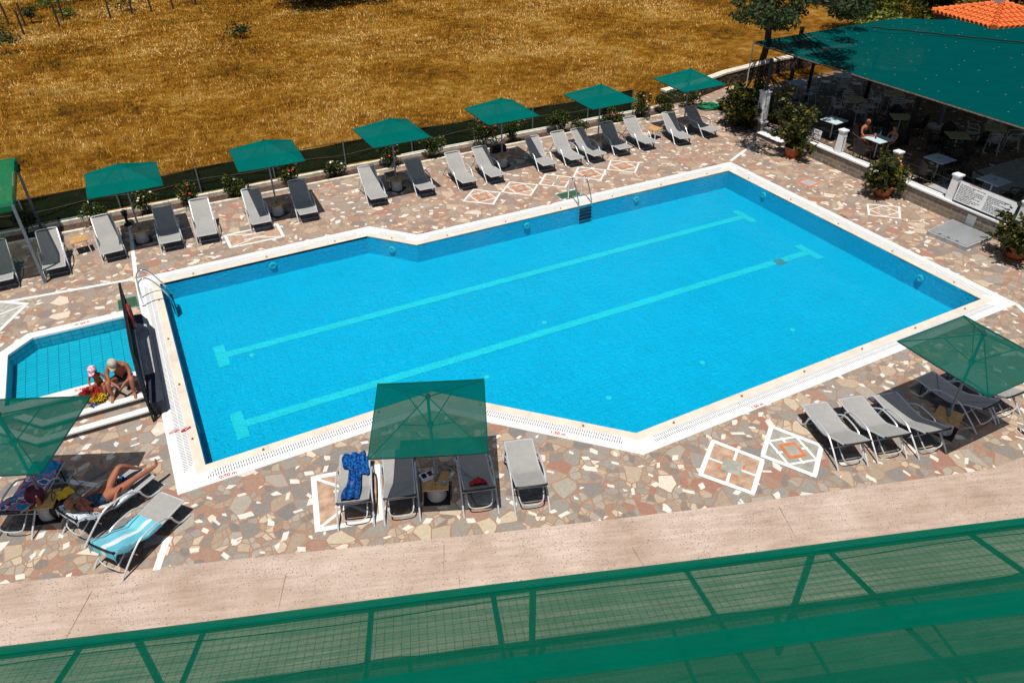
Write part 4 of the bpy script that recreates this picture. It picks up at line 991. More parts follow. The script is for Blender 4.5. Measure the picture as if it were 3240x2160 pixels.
def life_ring(label, p, rz, mat, R_=.33, r_=.055, tilt=0):
    t = thing('life_ring', label, 'life ring', p, rz); m = MB(); m.tube([(R_*math.cos(a_*PI/12), 0, R_*math.sin(a_*PI/12)) for a_ in range(24)], r_, 10, closed=True); m.build('ring', mat, t, smooth=True)
    for k in range(4):
        m = MB(); a0 = k*PI/2+.5; m.tube([(R_*math.cos(a0+j*.09), 0, R_*math.sin(a0+j*.09)) for j in range(4)], r_+.004, 10); m.build('band', 'white_paint' if mat == 'ring_orange' else 'maroon', t, smooth=True)
    return t
life_ring('dark red life ring hanging on the black fence', (X0+.07, 5.0, 1.0), PI/2, 'ring_red', .28, .05)

# ================================================================== PEOPLE
def skin_obj(name, nodes, mat, parent=None, sub=2, M_=None):
    """nodes: list of (parent index, (x,y,z), radius or (rx,ry)); one continuous surface"""
    bm = bmesh.new(); ly = bm.verts.layers.skin.verify(); vs = []
    for i, (p, c, r_) in enumerate(nodes):
        v = bm.verts.new(M_ @ Vector(c) if M_ else c); v[ly].radius = r_ if isinstance(r_, tuple) else (r_, r_); v[ly].use_root = (i == 0); vs.append(v)
        if p is not None: bm.edges.new((vs[p], v))
    me = bpy.data.meshes.new(name); bm.to_mesh(me); bm.free(); me.materials.append(MATS[mat])
    o = bpy.data.objects.new(name, me); COL.objects.link(o); o.parent = parent
    s = o.modifiers.new('skin', 'SKIN'); s.use_smooth_shade = True; q = o.modifiers.new('sub', 'SUBSURF'); q.levels = sub; q.render_levels = sub
    return o
def hand(nodes, wi, w_, fwd, side, curl=.4, k=1.0):
    """palm, four unequal fingers and a side thumb growing from wrist node wi"""
    fwd = Vector(fwd).normalized(); side = Vector(side); side = (side-fwd*side.dot(fwd)).normalized(); dn = fwd.cross(side)
    w_ = Vector(w_); pm = w_+fwd*.045*k; nodes.append((wi, pm[:], (.028*k, .018*k))); pi = len(nodes)-1
    for j, (o_, L) in enumerate(((-.027, .062), (-.009, .074), (.009, .07), (.026, .055))):
        b_ = pm+fwd*.04*k+side*o_*k; nodes.append((pi, b_[:], .0095*k)); a_ = len(nodes)-1
        d1 = (fwd+dn*curl*.5).normalized(); d2 = (fwd+dn*curl*1.6).normalized()
        nodes.append((a_, (b_+d1*L*.5*k)[:], .0088*k)); nodes.append((a_+1, (b_+d1*L*.5*k+d2*L*.5*k)[:], .007*k))
    th = w_+fwd*.025*k-side*.028*k; nodes.append((wi, th[:], .012*k)); a_ = len(nodes)-1
    nodes.append((a_, (th+(fwd*.6-side*.7).normalized()*.03*k)[:], .011*k)); nodes.append((a_+1, (th+(fwd*.9-side*.5+dn*.3).normalized()*.062*k)[:], .0085*k))
def head_nodes(nodes, ni, neck, up, face, k=1.0):
    up = Vector(up).normalized(); face = Vector(face); face = (face-up*face.dot(up)).normalized(); side = up.cross(face); n_ = Vector(neck)
    jaw = n_+up*.075*k+face*.035*k; nodes.append((ni, jaw[:], (.052*k, .056*k))); j = len(nodes)-1
    mid_ = n_+up*.14*k+face*.022*k; nodes.append((j, mid_[:], (.068*k, .082*k))); m_ = len(nodes)-1
    top = n_+up*.205*k+face*.008*k; nodes.append((m_, top[:], (.060*k, .072*k)))
    nodes.append((j, (n_+up*.05*k+face*.085*k)[:], .018*k))                                  # chin
    nodes.append((m_, (n_+up*.125*k+face*.112*k)[:], .012*k))                               # nose
    for s in (-1, 1): nodes.append((m_, (n_+up*.13*k+side*s*.088*k)[:], (.008*k, .016*k)))  # ears
    return mid_, top, up, face, side
def features(parent, mid_, up, face, side, k, M_=None, lips=(.35, .08, .06)):
    m = MB()
    for s in (-1, 1): m.lathe([(.001, -.006*k), (.011*k, 0), (.001, .006*k)], 8, Matrix.Translation(mid_+face*.078*k+side*s*.031*k+up*.005*k))
    m.build('eyes', 'black', parent)
    m = MB(); m.tube([mid_+face*.082*k+side*-.022*k-up*.055*k, mid_+face*.09*k-up*.058*k, mid_+face*.082*k+side*.022*k-up*.055*k], .006*k, 6); m.build('mouth', 'maroon', parent)
def cap(parent, top, up, face, side, k, mat):
    Mx = Matrix((side, face, up)).transposed().to_4x4(); Mx.translation = top-up*.065*k+face*.004
    m = MB(); m.lathe([(.092*k, 0), (.094*k, .03*k), (.085*k, .07*k), (.06*k, .098*k), (.02*k, .112*k), (.002, .113*k)], 20, Mx)
    m.grid(lambda u, v: ((u-.5)*.155*k*(1-.25*v), .075*k+.085*k*v*(1-(2*u-1)**2*.45), -.008*k-.028*v*k+.012*(1-(2*u-1)**2)*k), 8, 4, .005, M=Mx); return m.build('cap', mat, parent, smooth=True)
# man on the rim (forward = +y locally)
q = G(388, 1196, .62); mp_ = Vector((q.x, 3.27, KZ))
man = thing('person', 'tanned bare chested man in khaki cap and dark shorts sitting on the paddling pool rim', 'person', mp_, R(172))
N = [(None, (0, 0, .11), (.135, .115)), (0, (0, .05, .25), (.14, .105)), (1, (0, .13, .40), (.155, .11)), (2, (0, .20, .51), (.15, .09)), (3, (.0, .26, .575), (.055, .055))]
hn = head_nodes(N, 4, (0, .27, .585), (.10, .55, .75), (.25, .8, -.62))
for s in (-1, 1):
    i0 = len(N); N += [(0, (s*.10, .05, .085), .09), (i0, (s*.20, .26, .17), .078), (i0+1, (s*.245, .46, .27), .062), (i0+2, (s*.24, .50, .10), .055), (i0+3, (s*.22, .50, -.06), .036), (i0+4, (s*.22, .52, -.105), .034), (i0+5, (s*.24, .62, -.128), (.036, .022)), (i0+6, (s*.245, .69, -.135), (.03, .014))]
    i1 = len(N); N += [(3, (s*.185, .19, .50), .062), (i1, (s*.235, .26, .36), .048), (i1+1, (s*.215, .38, .235), .04), (i1+2, (s*.12, .46, .20), .034), (i1+3, (s*.06, .52, .175), .025)]
    hand(N, i1+4, (s*.06, .52, .175), (-s*.5, .6, -.45), (s*.4, .3, .8), .6)
skin_obj('body', N, 'skin_tan', man); features(man, *(hn[0],)+hn[2:], 1); cap(man, hn[1], hn[2], hn[3], hn[4], 1.1, 'cap_khaki')
skin_obj('shorts', [(None, (0, -.01, .12), (.15, .125)), (0, (.10, .07, .10), (.10, .09)), (1, (.17, .20, .15), (.098, .088)), (0, (-.10, .07, .10), (.10, .09)), (3, (-.17, .20, .15), (.098, .088)), (0, (0, .01, .20), (.15, .118))], 'navy', man)
# girl
q = G(312, 1193, .55); gp_ = Vector((q.x, 3.25, KZ)); girl = thing('person', 'little girl in pink cap and striped swimsuit sitting beside the man', 'person', gp_, R(170)); k = .66
N = [(None, (0, 0, .08), (.085, .075)), (0, (0, .03, .18), (.078, .062)), (1, (0, .05, .28), (.088, .062)), (2, (0, .05, .345), (.082, .05)), (3, (0, .06, .385), (.035, .035))]
hn = head_nodes(N, 4, (0, .06, .39), (.05, .22, .95), (.25, .9, -.3), .9)
for s in (-1, 1):
    i0 = len(N); N += [(0, (s*.06, .04, .06), .055), (i0, (s*.11, .16, .10), .048), (i0+1, (s*.14, .27, .13), .04), (i0+2, (s*.13, .29, 0), .034), (i0+3, (s*.12, .29, -.10), .024), (i0+4, (s*.12, .31, -.125), .022), (i0+5, (s*.125, .40, -.138), (.022, .012))]
    i1 = len(N); N += [(3, (s*.115, .05, .34), .034), (i1, (s*.16, .06, .24), .027), (i1+1, (s*.17, .12, .16), .024), (i1+2, (s*.13, .2, .17), .016)]
    hand(N, i1+3, (s*.13, .2, .17), (-s*.3, .8, -.2), (s*.8, .3, .2), .5, .62)
skin_obj('body', N, 'skin_tan', girl); features(girl, *(hn[0],)+hn[2:], .9); cap(girl, hn[1], hn[2], hn[3], hn[4], .98, 'cap_pink')
skin_obj('swimsuit', [(None, (0, .0, .085), (.094, .083)), (0, (0, .03, .18), (.085, .07)), (1, (0, .05, .27), (.094, .07))], 'suit_tiger', girl)
N_ = [(p.x, p.y, p.z) for p in [hn[1]+hn[2]*-.03-hn[3]*.03]]
skin_obj('hair', [(None, (hn[1]-hn[2]*.05-hn[3]*.03)[:], (.066, .06)), (0, (hn[1]-hn[2]*.13-hn[3]*.06)[:], (.06, .035)), (1, (hn[1]-hn[2]*.2-hn[3]*.06)[:], (.045, .025))], 'hair_blonde', girl)
# red shaggy towel lying by the girl
g_ = np.random.default_rng(4); p0 = Vector((gp_.x-.22, 3.02, .42))
def shag(label, mats, c, rad, n, seed):
    t = thing('shaggy_towel', label, 'towel', c)
    for mt, off, r_, k_ in mats:
        m = MB(); rr = random.Random(seed); m.cur = 0
        me_pts = blobs([(off, r_)], k_, seed); leaf_obj('tuft', leaves(me_pts, .06, seed, .25, .3), mt, t)
        skin_obj('cloth', [(None, off, r_[0]*.55), (0, (off[0]+.05, off[1], off[2]-.02), r_[0]*.5)], mt, t, 1)
shag('shaggy red and yellow towel lying in front of the little girl', [('red_cloth', (0, 0, .04), (.20, .16, .11), 2600), ('yellow', (.12, -.16, -.02), (.13, .09, .07), 900), ('towel_blue', (.02, -.27, -.08), (.07, .05, .05), 90)], p0, .2, 0, 5)

# woman on her lounger: local y runs foot->head
F, rz = LN[9]; wo = thing('person', 'sunbathing woman in dark patterned swimsuit lying with one knee raised', 'person', (F.x, F.y, 0), rz)
N = [(None, (0, .86, .43), (.155, .10)), (0, (0, 1.0, .46), (.13, .09)), (1, (0, 1.17, .54), (.145, .095)), (2, (0, 1.31, .62), (.145, .075)), (3, (0, 1.38, .68), (.048, .048))]
hn = head_nodes(N, 4, (0, 1.40, .70), (-.05, .55, .85), (.35, -.85, .35), .95)
for s in (-1, 1):
    i0 = len(N)
    if s == 1: N += [(0, (.09, .74, .46), .095), (i0, (.13, .52, .60), .08), (i0+1, (.14, .36, .73), .058), (i0+2, (.13, .22, .60), .052), (i0+3, (.11, .10, .47), .034), (i0+4, (.11, .05, .42), .032), (i0+5, (.10, -.03, .40), (.034, .02)), (i0+6, (.09, -.11, .40), (.03, .012))]
    else: N += [(0, (-.09, .73, .45), .095), (i0, (-.13, .50, .47), .083), (i0+1, (-.15, .30, .49), .06), (i0+2, (-.16, .08, .47), .052), (i0+3, (-.16, -.12, .45), .034), (i0+4, (-.16, -.17, .46), .033), (i0+5, (-.16, -.19, .53), (.034, .02)), (i0+6, (-.16, -.20, .61), (.028, .012))]
    i1 = len(N)
    N += [(3, (s*.18, 1.29, .59), .05), (i1, (s*.29, 1.14, .47), .042), (i1+1, (s*.31, 1.0, .42), .035), (i1+2, (s*.25, .84, .44), .03), (i1+3, (s*.19, .72, .52), .021)]
    hand(N, i1+4, N[i1+4][1], (-s*.3, -.8, .2), (s*.8, .2, .2), .5, .9)
skin_obj('body', N, 'skin_tan', wo); features(wo, *(hn[0],)+hn[2:], .95)
skin_obj('swimsuit', [(None, (0, .83, .435), (.168, .113)), (0, (0, 1.0, .468), (.145, .104)), (1, (0, 1.18, .552), (.158, .108)), (2, (0, 1.24, .59), (.145, .09))], 'swimsuit', wo)
tp_, up_, fc_, sd_ = hn[1], hn[2], hn[3], hn[4]
skin_obj('hair', [(None, (tp_-fc_*.045+up_*.005)[:], (.095, .085)), (0, (tp_-up_*.08-fc_*.075)[:], (.098, .075)), (1, (tp_-up_*.17-fc_*.09)[:], (.10, .05)), (2, (tp_-up_*.25-fc_*.06)[:], (.07, .03)), (0, (tp_-up_*.07+sd_*.075)[:], .045), (0, (tp_-up_*.07-sd_*.075)[:], .045), (5, (tp_-up_*.17-sd_*.085)[:], .035)], 'hair_blonde', wo)
# towels: sheets draped on a lounger (local profile follows the sling)
def lprof(y, hg=.90, hy=1.56, hz=.62):
    if y < .3: return .36
    if y < hg: return .325
    if y < hy: return .33+(hz-.33)*(y-hg)/(hy-hg)
    return hz-(y-hy)*2.0
def draped(name, label, L_, y0, y1, x0, x1, mat, cat='towel', over=.0, wr=.015, skew=0, edge=0, seed=0):
    F, rz = L_
    def fn(u, v):
        y = y0+(y1-y0)*v; x = x0+(x1-x0)*u+skew*v+.02*math.sin(7*v+seed)+.012*math.sin(17*v)
        z = lprof(min(y, 1.61))+.022
        if y > 1.61: z = lprof(1.56)-(y-1.61)+.04; y = 1.61+.02*(y-1.61)
        s = abs(x)-.30
        if s > 0: z -= s*1.7
        z += wr*(math.sin(23*u+5*v+seed)+math.sin(11*v+9*u*v+seed*2)+.7*math.sin(37*u-13*v))+.01
        return (x if s < 0 else math.copysign(.30+s*.35, x), y, z)
    m = MB(); m.grid(fn, 26, 44, .008); o = m.build(name, mat, None, smooth=True); o.location = F; o.rotation_euler.z = rz; tag(o, label, cat); return o
draped('beach_towel', 'turquoise and white patterned towel draped over a lounger back', LN[10], .60, 1.80, -.34, .42, 'towel_turq', wr=.009)
draped('beach_towel', 'white and blue patterned towel under the sunbathing woman', LN[9], .45, 1.72, -.34, .40, 'towel_white', wr=.012)
draped('beach_towel', 'yellow, pink and blue bath towel on the leftmost near lounger', LN[11], -.02, 1.52, -.30, .33, 'towel_multi', wr=.008)
draped('navy_towel', 'navy towel bunched beside the knees of the sunbathing woman', LN[9], .32, .62, .0, .38, 'towel_blue', wr=.02)
# crumpled blue towel on the first centre lounger
m = MB(); pts = [(.13, .10), (.02, .02), (-.10, .10), (-.10, .34), (.0, .5), (.02, .75), (.03, 1.28), (.0, 1.36)]
def blue(u, v):
    y = .02+1.46*v; wdt = .20 if v < .28 else (.115+.05*math.sin((v-.28)*3)); c = .02-.03*math.sin(v*5) if v > .28 else -.02+.1*math.sin(v*9)*.4
    x = c+(u-.5)*2*wdt*(1+.1*math.sin(9*v))
    return (x, y, lprof(y)+.05+.03*math.sin(14*u+3*v)+.014*math.sin(31*u+11*v)+(.03*math.sin(13*v) if v < .35 else 0))
m.grid(blue, 22, 50, .012)
m.grid(lambda u, v: (-.28+.18*u+.02*math.sin(6*v), .15+.5*v-.08*u, lprof(.3)+.05+.02*math.sin(13*u+8*v)), 12, 16, .012)
o = m.build('beach_towel', 'towel_blue', smooth=True); o.location = LN[0][0]; o.rotation_euler.z = LN[0][1]; tag(o, 'crumpled bright blue towel lying along the leftmost centre lounger', 'towel')
# red cloth bag on the third centre lounger
t = thing('red_bag', 'red cloth bag on the seat of the lounger under the bottom centre parasol', 'bag', LN[2][0], LN[2][1])
m = MB(); m.grid(lambda u, v: ((u-.5)*.34, 1.42-(.27)*v*(1-.25*(2*u-1)**2), lprof(1.42-.27*v)+.03+.13*math.sin(PI*u)*math.sin(PI*min(1, v+.1))+.012*math.sin(20*u+9*v)), 14, 12, .01); m.build('cloth', 'red_cloth', t, smooth=True)
# things on tables
def ashtray(p, label, par=None):
    t = thing('ashtray', label, 'ashtray', p); m = MB(); m.lathe([(.045, 0), (.06, .03), (.052, .032), (.03, .012), (.001, .012)], 14); m.build('bowl', 'sheet_grey', t, smooth=True); return t
q = gc(1187, 988, .43); ashtray((q.x, q.y, .419), 'round ashtray on the wooden table at the bottom centre')
q = gc(1055, 925, .43); t = thing('magazine', 'open magazine with photographs on the bottom centre table', 'magazine', (q.x, q.y, .42), .05)
m = MB(); m.box((0, 0, .006), (.30, .23, .012)); m.build('pages', 'paper', t)
for x_, mt in ((-.07, 'navy'), (.06, 'maroon')): m = MB(); m.box((x_, .03, .0135), (.09, .13, .002)); m.build('photo', mt, t)
m = MB(); m.box((-.02, -.08, .0135), (.22, .012, .002)); m.build('photo', 'sheet_grey', t)
# belongings under the left parasol
pos, an = UM['l']; q = gl(400, 560, .43)
def bag(label, p, mat, s, seed=0):
    t = thing('beach_bag', label, 'bag', p, seed*.7); m = MB()
    m.lathe([(.10*s, 0), (.14*s, .04*s), (.155*s, .14*s), (.12*s, .24*s), (.09*s, .26*s), (.085*s, .24*s)], 14); m.build('bag_body', mat, t, smooth=True)
    m = MB(); m.tube(arc([(-.09*s, 0, .24*s), (-.07*s, 0, .38*s), (.07*s, 0, .38*s), (.09*s, 0, .24*s)], 2), .009, 6); m.build('handle', mat, t, smooth=True); return t
q = gl(330, 500, .5); bag('dark maroon beach bag on the table of the left parasol', (q.x, q.y, .42), 'maroon', 1.1, 1)
q = gl(520, 470, .45); bag('black bag with yellow trim standing behind the woman', (q.x-.05, q.y-.05, 0), 'black', 1.35, 2)
q = gl(590, 455, .45); o = thing('folded_cloth', 'yellow folded cloth beside the black bag', 'cloth', (q.x, q.y, .0), .4); m = MB(); m.grid(lambda u, v: ((u-.5)*.3, (v-.5)*.22, .42+.015*math.sin(12*u+5*v)), 12, 8, .03); m.build('cloth', 'yellow', o, smooth=True)
for (a_, b_, lab, mt) in ((370, 560, 'brown glass bottle on the table of the left parasol', 'terracotta'), (1120, 365, 'black bottle by the feet of the sunbathing woman', 'black')):
    q = gl(a_, b_, .45); t = thing('bottle', lab, 'bottle', (q.x, q.y, .42 if a_ < 900 else .37)); m = MB(); m.lathe([(.032, 0), (.035, .03), (.035, .13), (.014, .17), (.014, .20)], 12); m.build('glass', mt, t, smooth=True); m = MB(); m.lathe([(.016, .2), (.016, .22)], 10); m.build('bottle_cap', 'white_paint', t)
# flip-flops on the coping
for (a_, b_, an_, mt, lab) in ((1922, 1278, .25, 'fl_pink', 'pink flip flop on the left grating of the pool'), (2052, 1255, .3, 'fl_red', 'red and white flip flop nearer the water on the left coping'), (11180, 1260, 1.3, 'black', 'black sandal on the paving at the right picture edge')):
    q = gd(a_, b_) if a_ < 9000 else G(3232, 1366); t = thing('flip_flop', lab, 'sandal', (q.x, q.y, .018 if a_ < 9000 else .002), an_)
    m = MB(); m.prism([(-.11, -.025), (-.04, -.034), (.05, -.03), (.10, -.025), (.115, .0), (.10, .03), (.04, .036), (-.05, .028), (-.11, .02)], 0, .02); m.build('sole', mt, t)
    m = MB(); m.tube(arc([(-.02, -.038, .02), (.03, -.02, .05), (.08, 0, .025), (.03, .02, .05), (-.02, .036, .02)], 2), .006, 5); m.build('strap', 'white_paint', t)
o = None
# ================================================================== HOSES, LAMPS
def coil(label, p, mat, r0, n_, r_=.013):
    m = MB(); g_ = random.Random(int(p.x*10)); P = []
    for i in range(n_*16):
        a_ = i/16*2*PI; rr = r0*(.62+.38*abs(math.sin(i*.031+1)))+g_.uniform(-.015, .015); P.append((rr*math.cos(a_)+.04*math.sin(i*.11), rr*.82*math.sin(a_)+.04*math.cos(i*.07), .015+.12*abs(math.sin(i*.045))+g_.uniform(0, .015)))
    P += [(r0+.3, .2, .02), (r0+.7, .5, .02)]
    m.tube(P, r_, 6); o = m.build('hose_coil', mat, smooth=True); o.location = p; tag(o, label, 'hose'); return o
q = g5(2090, 335); coil('coiled bright green garden hose at the right end of the terrace', Vector((q.x, q.y, 0)), 'hose_green', .46, 12, .018)
q = g5(468, 580, .15); coil('tangled coil of white hose in the rose bed behind the fourth far parasol', Vector((q.x, 13.45, .05)), 'hose_white', .30, 9, .014)
def garden_lamp(label, p, mat, h=.55):
    t = thing('garden_lamp', label, 'lamp', (p.x, p.y, 0)); m = MB(); m.lathe([(.12, 0), (.12, .05), (.05, .09), (.045, h*.5), (.03, h*.55)], 12); m.build('base', mat, t, smooth=True)
    m = MB(); m.lathe([(.06, h*.55), (.085, h*.62), (.085, h*.85), (.11, h*.88), (.03, h)], 12); m.build('lantern', mat, t, smooth=True)
garden_lamp('dark garden lamp on the kerb beside the leftmost far parasol pole', Vector((g1(1150, 720).x, 12.75, 0)), 'dark_metal')
garden_lamp('white garden lamp behind the pole of the third far parasol', Vector((g4(1735, 430).x, 13.2, 0)), 'white_paint', .5)
# plastic chair in the field and a tap post
q = g5(1855, 285); t = thing('plastic_chair', 'small white and blue plastic chair standing behind the rightmost far parasol', 'chair', (q.x, max(q.y, 14.5), 0), .6)
m = MB(); m.box((0, 0, .36), (.42, .40, .03)); m.build('seat', 'white_paint', t)
for k_ in range(4): m = MB(); m.box((0, .2+.02*k_, .45+.1*k_), (.40, .02, .06)); m.build('slat', 'blue_plastic' if k_ % 2 else 'white_paint', t)
for sx in (-1, 1):
    for sy in (-1, 1): m = MB(); m.tube([(sx*.18, sy*.17, .36), (sx*.21, sy*.21, 0)], .018, 6); m.build('leg', 'white_paint', t)
q = g5(590, 645, .3); t = thing('water_meter_box', 'open black box with a chrome handle behind the fourth far parasol', 'box', (q.x, 12.72, 0)); m = MB(); m.box((0, 0, .12), (.6, .3, .24)); m.build('box_body', 'black', t, bevel=.01); m = MB(); m.tube(arc([(-.2, 0, .24), (-.2, 0, .42), (.12, 0, .42), (.12, 0, .24)], 2), .014, 6); m.build('handle', 'chrome', t, smooth=True)

# ================================================================== GREEN SAIL AT THE LEFT
A_, B_ = G(144, 894), Vector((-2.98, 13.70, 0)); zt = 2.42
t = thing('shade_sail', 'green shade canopy on grey steel posts at the left edge', 'canopy', (A_.x, A_.y, 0)); T_ = Matrix.Translation((-A_.x, -A_.y, 0))
for xx, yy in ((A_.x, A_.y), (B_.x, B_.y), (A_.x-4, A_.y), (B_.x-4, B_.y)):
    m = MB(); m.box((xx, yy, zt/2), (.075, .075, zt), M=T_); m.build('post', 'pole_metal', t)
m = MB(); m.tube([(A_.x, A_.y, zt), (B_.x, B_.y, zt), (B_.x-4, B_.y, zt), (A_.x-4, A_.y, zt)], .03, 6, closed=True, M=T_); m.build('frame', 'pole_metal', t)
m = MB(); m.grid(lambda u, v: (A_.x-4*u, A_.y+(B_.y-A_.y)*v, zt+.03-.10*math.sin(PI*u)*math.sin(PI*v)+.012*math.sin(9*v+4*u)), 14, 14, M=T_)
m.grid(lambda u, v: (A_.x-4*u, A_.y-.02, zt+.03-.18*v), 10, 1, M=T_); m.grid(lambda u, v: (A_.x+.02, A_.y+(B_.y-A_.y)*u, zt+.03-.2*v), 10, 1, M=T_)
m.build('canopy', 'sail_cloth', t)
p = g1(180, 310, 2.35); t = thing('wall_lantern', 'black lantern hanging from the top of the rear sail post', 'lamp', (B_.x+.02, B_.y-.12, 2.02))
m = MB(); m.lathe([(.03, 0), (.09, .06), (.10, .18), (.14, .20), (.04, .30)], 10); m.build('lantern', 'dark_metal', t, smooth=True); m = MB(); m.tube(arc([(0, 0, .3), (0, .02, .4), (0, .12, .38)], 2), .015, 6); m.build('bracket', 'dark_metal', t, smooth=True)

# ================================================================== RESTAURANT TERRACE
FZ = .40
WX = 23.5
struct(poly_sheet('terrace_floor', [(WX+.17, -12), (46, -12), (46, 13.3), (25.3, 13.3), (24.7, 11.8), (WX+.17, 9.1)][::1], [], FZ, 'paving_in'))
struct(poly_sheet('terrace_slab', [(WX+.17, -12), (46, -12), gf(2900, 640, .4)[:2], gf(1560, 1010, .4)[:2], (WX+.17, gf(1560, 1010, .4).y-.1)], [], FZ+.004, 'concrete_grey'))
tw = thing('terrace_wall', 'low stone block wall with white coping along the restaurant terrace', 'wall', (WX, 0, 0))
def wallseg(y0, y1):
    m = MB(); m.box((0, (y0+y1)/2, .26), (.30, y1-y0, .52)); m.build('block_wall', 'brick_wall', tw)
    m = MB(); m.box((0, (y0+y1)/2, .55), (.38, y1-y0+.02, .06)); m.build('coping', 'white_paint', tw, bevel=.006)
wallseg(-12, 7.75)
m = MB(); pl = [(-.15, 9.1), (.15, 9.1), (1.45, 12.1), (1.15, 12.2)]; m.prism(pl, 0, .5); m.build('block_wall', 'brick_wall', tw)
m = MB(); m.prism([(-.2, 9.07), (.2, 9.07), (1.5, 12.12), (1.1, 12.26)], .5, .56); m.build('coping', 'white_paint', tw)
m = MB(); m.box((23.42-WX, 8.42, .075), (.5, 1.32, .15)); m.box((23.75-WX, 8.42, .15), (.5, 1.32, .30)); m.build('step', 'riser_stone', tw)
m = MB(); m.box((23.42-WX, 8.42, .165), (.54, 1.34, .03)); m.box((23.76-WX, 8.42, .315), (.5, 1.34, .03)); m.build('step_tread', 'white_paint', tw, bevel=.004)
PY = [7.55, 5.25, 2.85, .58, -1.75]
pp = None
for i, y in enumerate(PY+[9.35]):
    h = 1.42 if y < 9 else 1.75
    m = MB(); w_ = .25 if y < 9 else .34; z0 = .58
    m.box((0, 0, (z0+h-.05)/2), (w_, w_, h-.05-z0), taper=.86); m.box((0, 0, h-.03), (w_+.02, w_+.02, .06))
    m.v = [(x_, y_, z_+(0 if abs(z_-(h-.03)) < .04 else (z0+h-.05)/2-(z0+h-.05)/2)) for x_, y_, z_ in m.v]
    m2 = MB(); m2.box((0, 0, (z0+h-.06)/2), (w_, w_, h-.06-z0), taper=.86); m2.box((0, 0, h-.03), (w_+.03, w_+.03, .06))
    o = m2.build('pillar', 'white_paint', bevel=.008); o.location = (WX+.02, y, 0)
    tag(o, 'white tapered pillar on the terrace wall, '+['beside the steps', 'right of the shower sign', 'carrying the orange life ring', 'at the left end of the rules board', 'at the right end of the rules board', 'tall one left of the steps, in shade'][i], 'pillar', 'white pillars of the terrace wall')
for a_, b_ in zip(PY[:-1], PY[1:]):
    m = MB()
    y0, y1 = a_-.16, b_+.16
    for z_ in (.66, 1.16): m.tube([(0, y0, z_), (0, y1, z_)], .012, 6)
    for y in (y0+.04, y1-.04): m.tube([(0, y, .60), (0, y, 1.18)], .012, 6)
    m.build('railing', 'black', tw)
# writing
sg = thing('rules_board', 'wide white board with two columns of pool rules on the terrace wall', 'sign', (WX-.08, -.57, .97), 0)
Mx = Matrix.Rotation(R(-90), 4, 'Z') @ Matrix.Rotation(R(82), 4, 'X')
m = MB(); m.box((0, 0, 0), (1.92, .64, .02), M=Mx); m.build('board', 'white_paint', sg)
m = MB(); m.tube([Mx @ Vector(p) for p in ((-.97, -.33, 0), (.97, -.33, 0), (.97, .33, 0), (-.97, .33, 0))], .016, 4, closed=True); m.build('board_frame', 'black', sg)
Lt = "We welcome you, please obey our rules.\nSwim at your own risk.\nPersons with infections or bandages are\nnot allowed to use the swimming pool.\nAlways shower in order not to transfer\noils and cream into the pool.\nDo not bring glasses, bottles or food\ninto or around the pool.\nNo soap, shampoo or pets in the pool.\nThe management has the right to\nrefuse entry to the pool."
Rt = "Respect people and pool regulations.\nPeople taking pills should ask\nallowed to use pool.\nThe shower and toilets before\nusing pool.\nNo spitting or urinating into the pool.\nAlways use the swimming cap.\nNo pushing, diving or running.\nChildren must be supervised at all times.\nDo not swim after consuming alcohol."
text_mesh(Lt, .052, 'lettering', 'text_black', sg, Mx @ Matrix.Translation((-.92, -.03, .0115)), .0005, 'LEFT', .0009, .92)
text_mesh(Rt, .052, 'lettering', 'text_black', sg, Mx @ Matrix.Translation((.02, -.04, .0115)), .0005, 'LEFT', .0009, .92)
text_mesh('ATTENTION PLEASE', .045, 'lettering', 'red_paint', sg, Mx @ Matrix.Translation((-.45, .29, .0115)), .0005, 'CENTER', .001)
q = gk(1440, 1045, .95)
sg = thing('shower_sign', 'small white sign reading WC SHOWERS hanging on the terrace railing', 'sign', (WX-.05, 6.35, .93)); Mx = Matrix.Rotation(R(-90), 4, 'Z') @ Matrix.Rotation(R(84), 4, 'X')
m = MB(); m.box((0, 0, 0), (.42, .30, .012), M=Mx); m.build('board', 'white_paint', sg)
text_mesh('WC', .13, 'lettering', 'text_black', sg, Mx @ Matrix.Translation((0, .07, .0075)), .0005, bold=.003); text_mesh('SHOWERS', .085, 'lettering', 'text_black', sg, Mx @ Matrix.Translation((0, -.035, .0075)), .0005, bold=.002)
m = MB(); z = .008
m.add([Mx @ Vector(p) for p in ((-.02, -.115, z), (.15, -.115, z), (.15, -.105, z), (-.02, -.105, z), (-.06, -.11, z), (-.01, -.13, z), (-.01, -.09, z))], [(0, 1, 2, 3), (4, 5, 6)]); m.build('arrow', 'text_black', sg)
life_ring('orange life ring hanging on a white pillar behind the potted plant', (WX-.14, 2.78, .95), PI/2, 'ring_orange', .27, .055)
m = MB(); m.box((0, 0, 0), (.03, .30, .34), M=Matrix.Rotation(R(6), 4, 'Y')); o = m.build('meter_plate', 'sheet_grey', bevel=.004); o.location = (WX-.19, -.42, .27); tag(o, 'grey metal cover plate on the face of the terrace wall', 'plate')
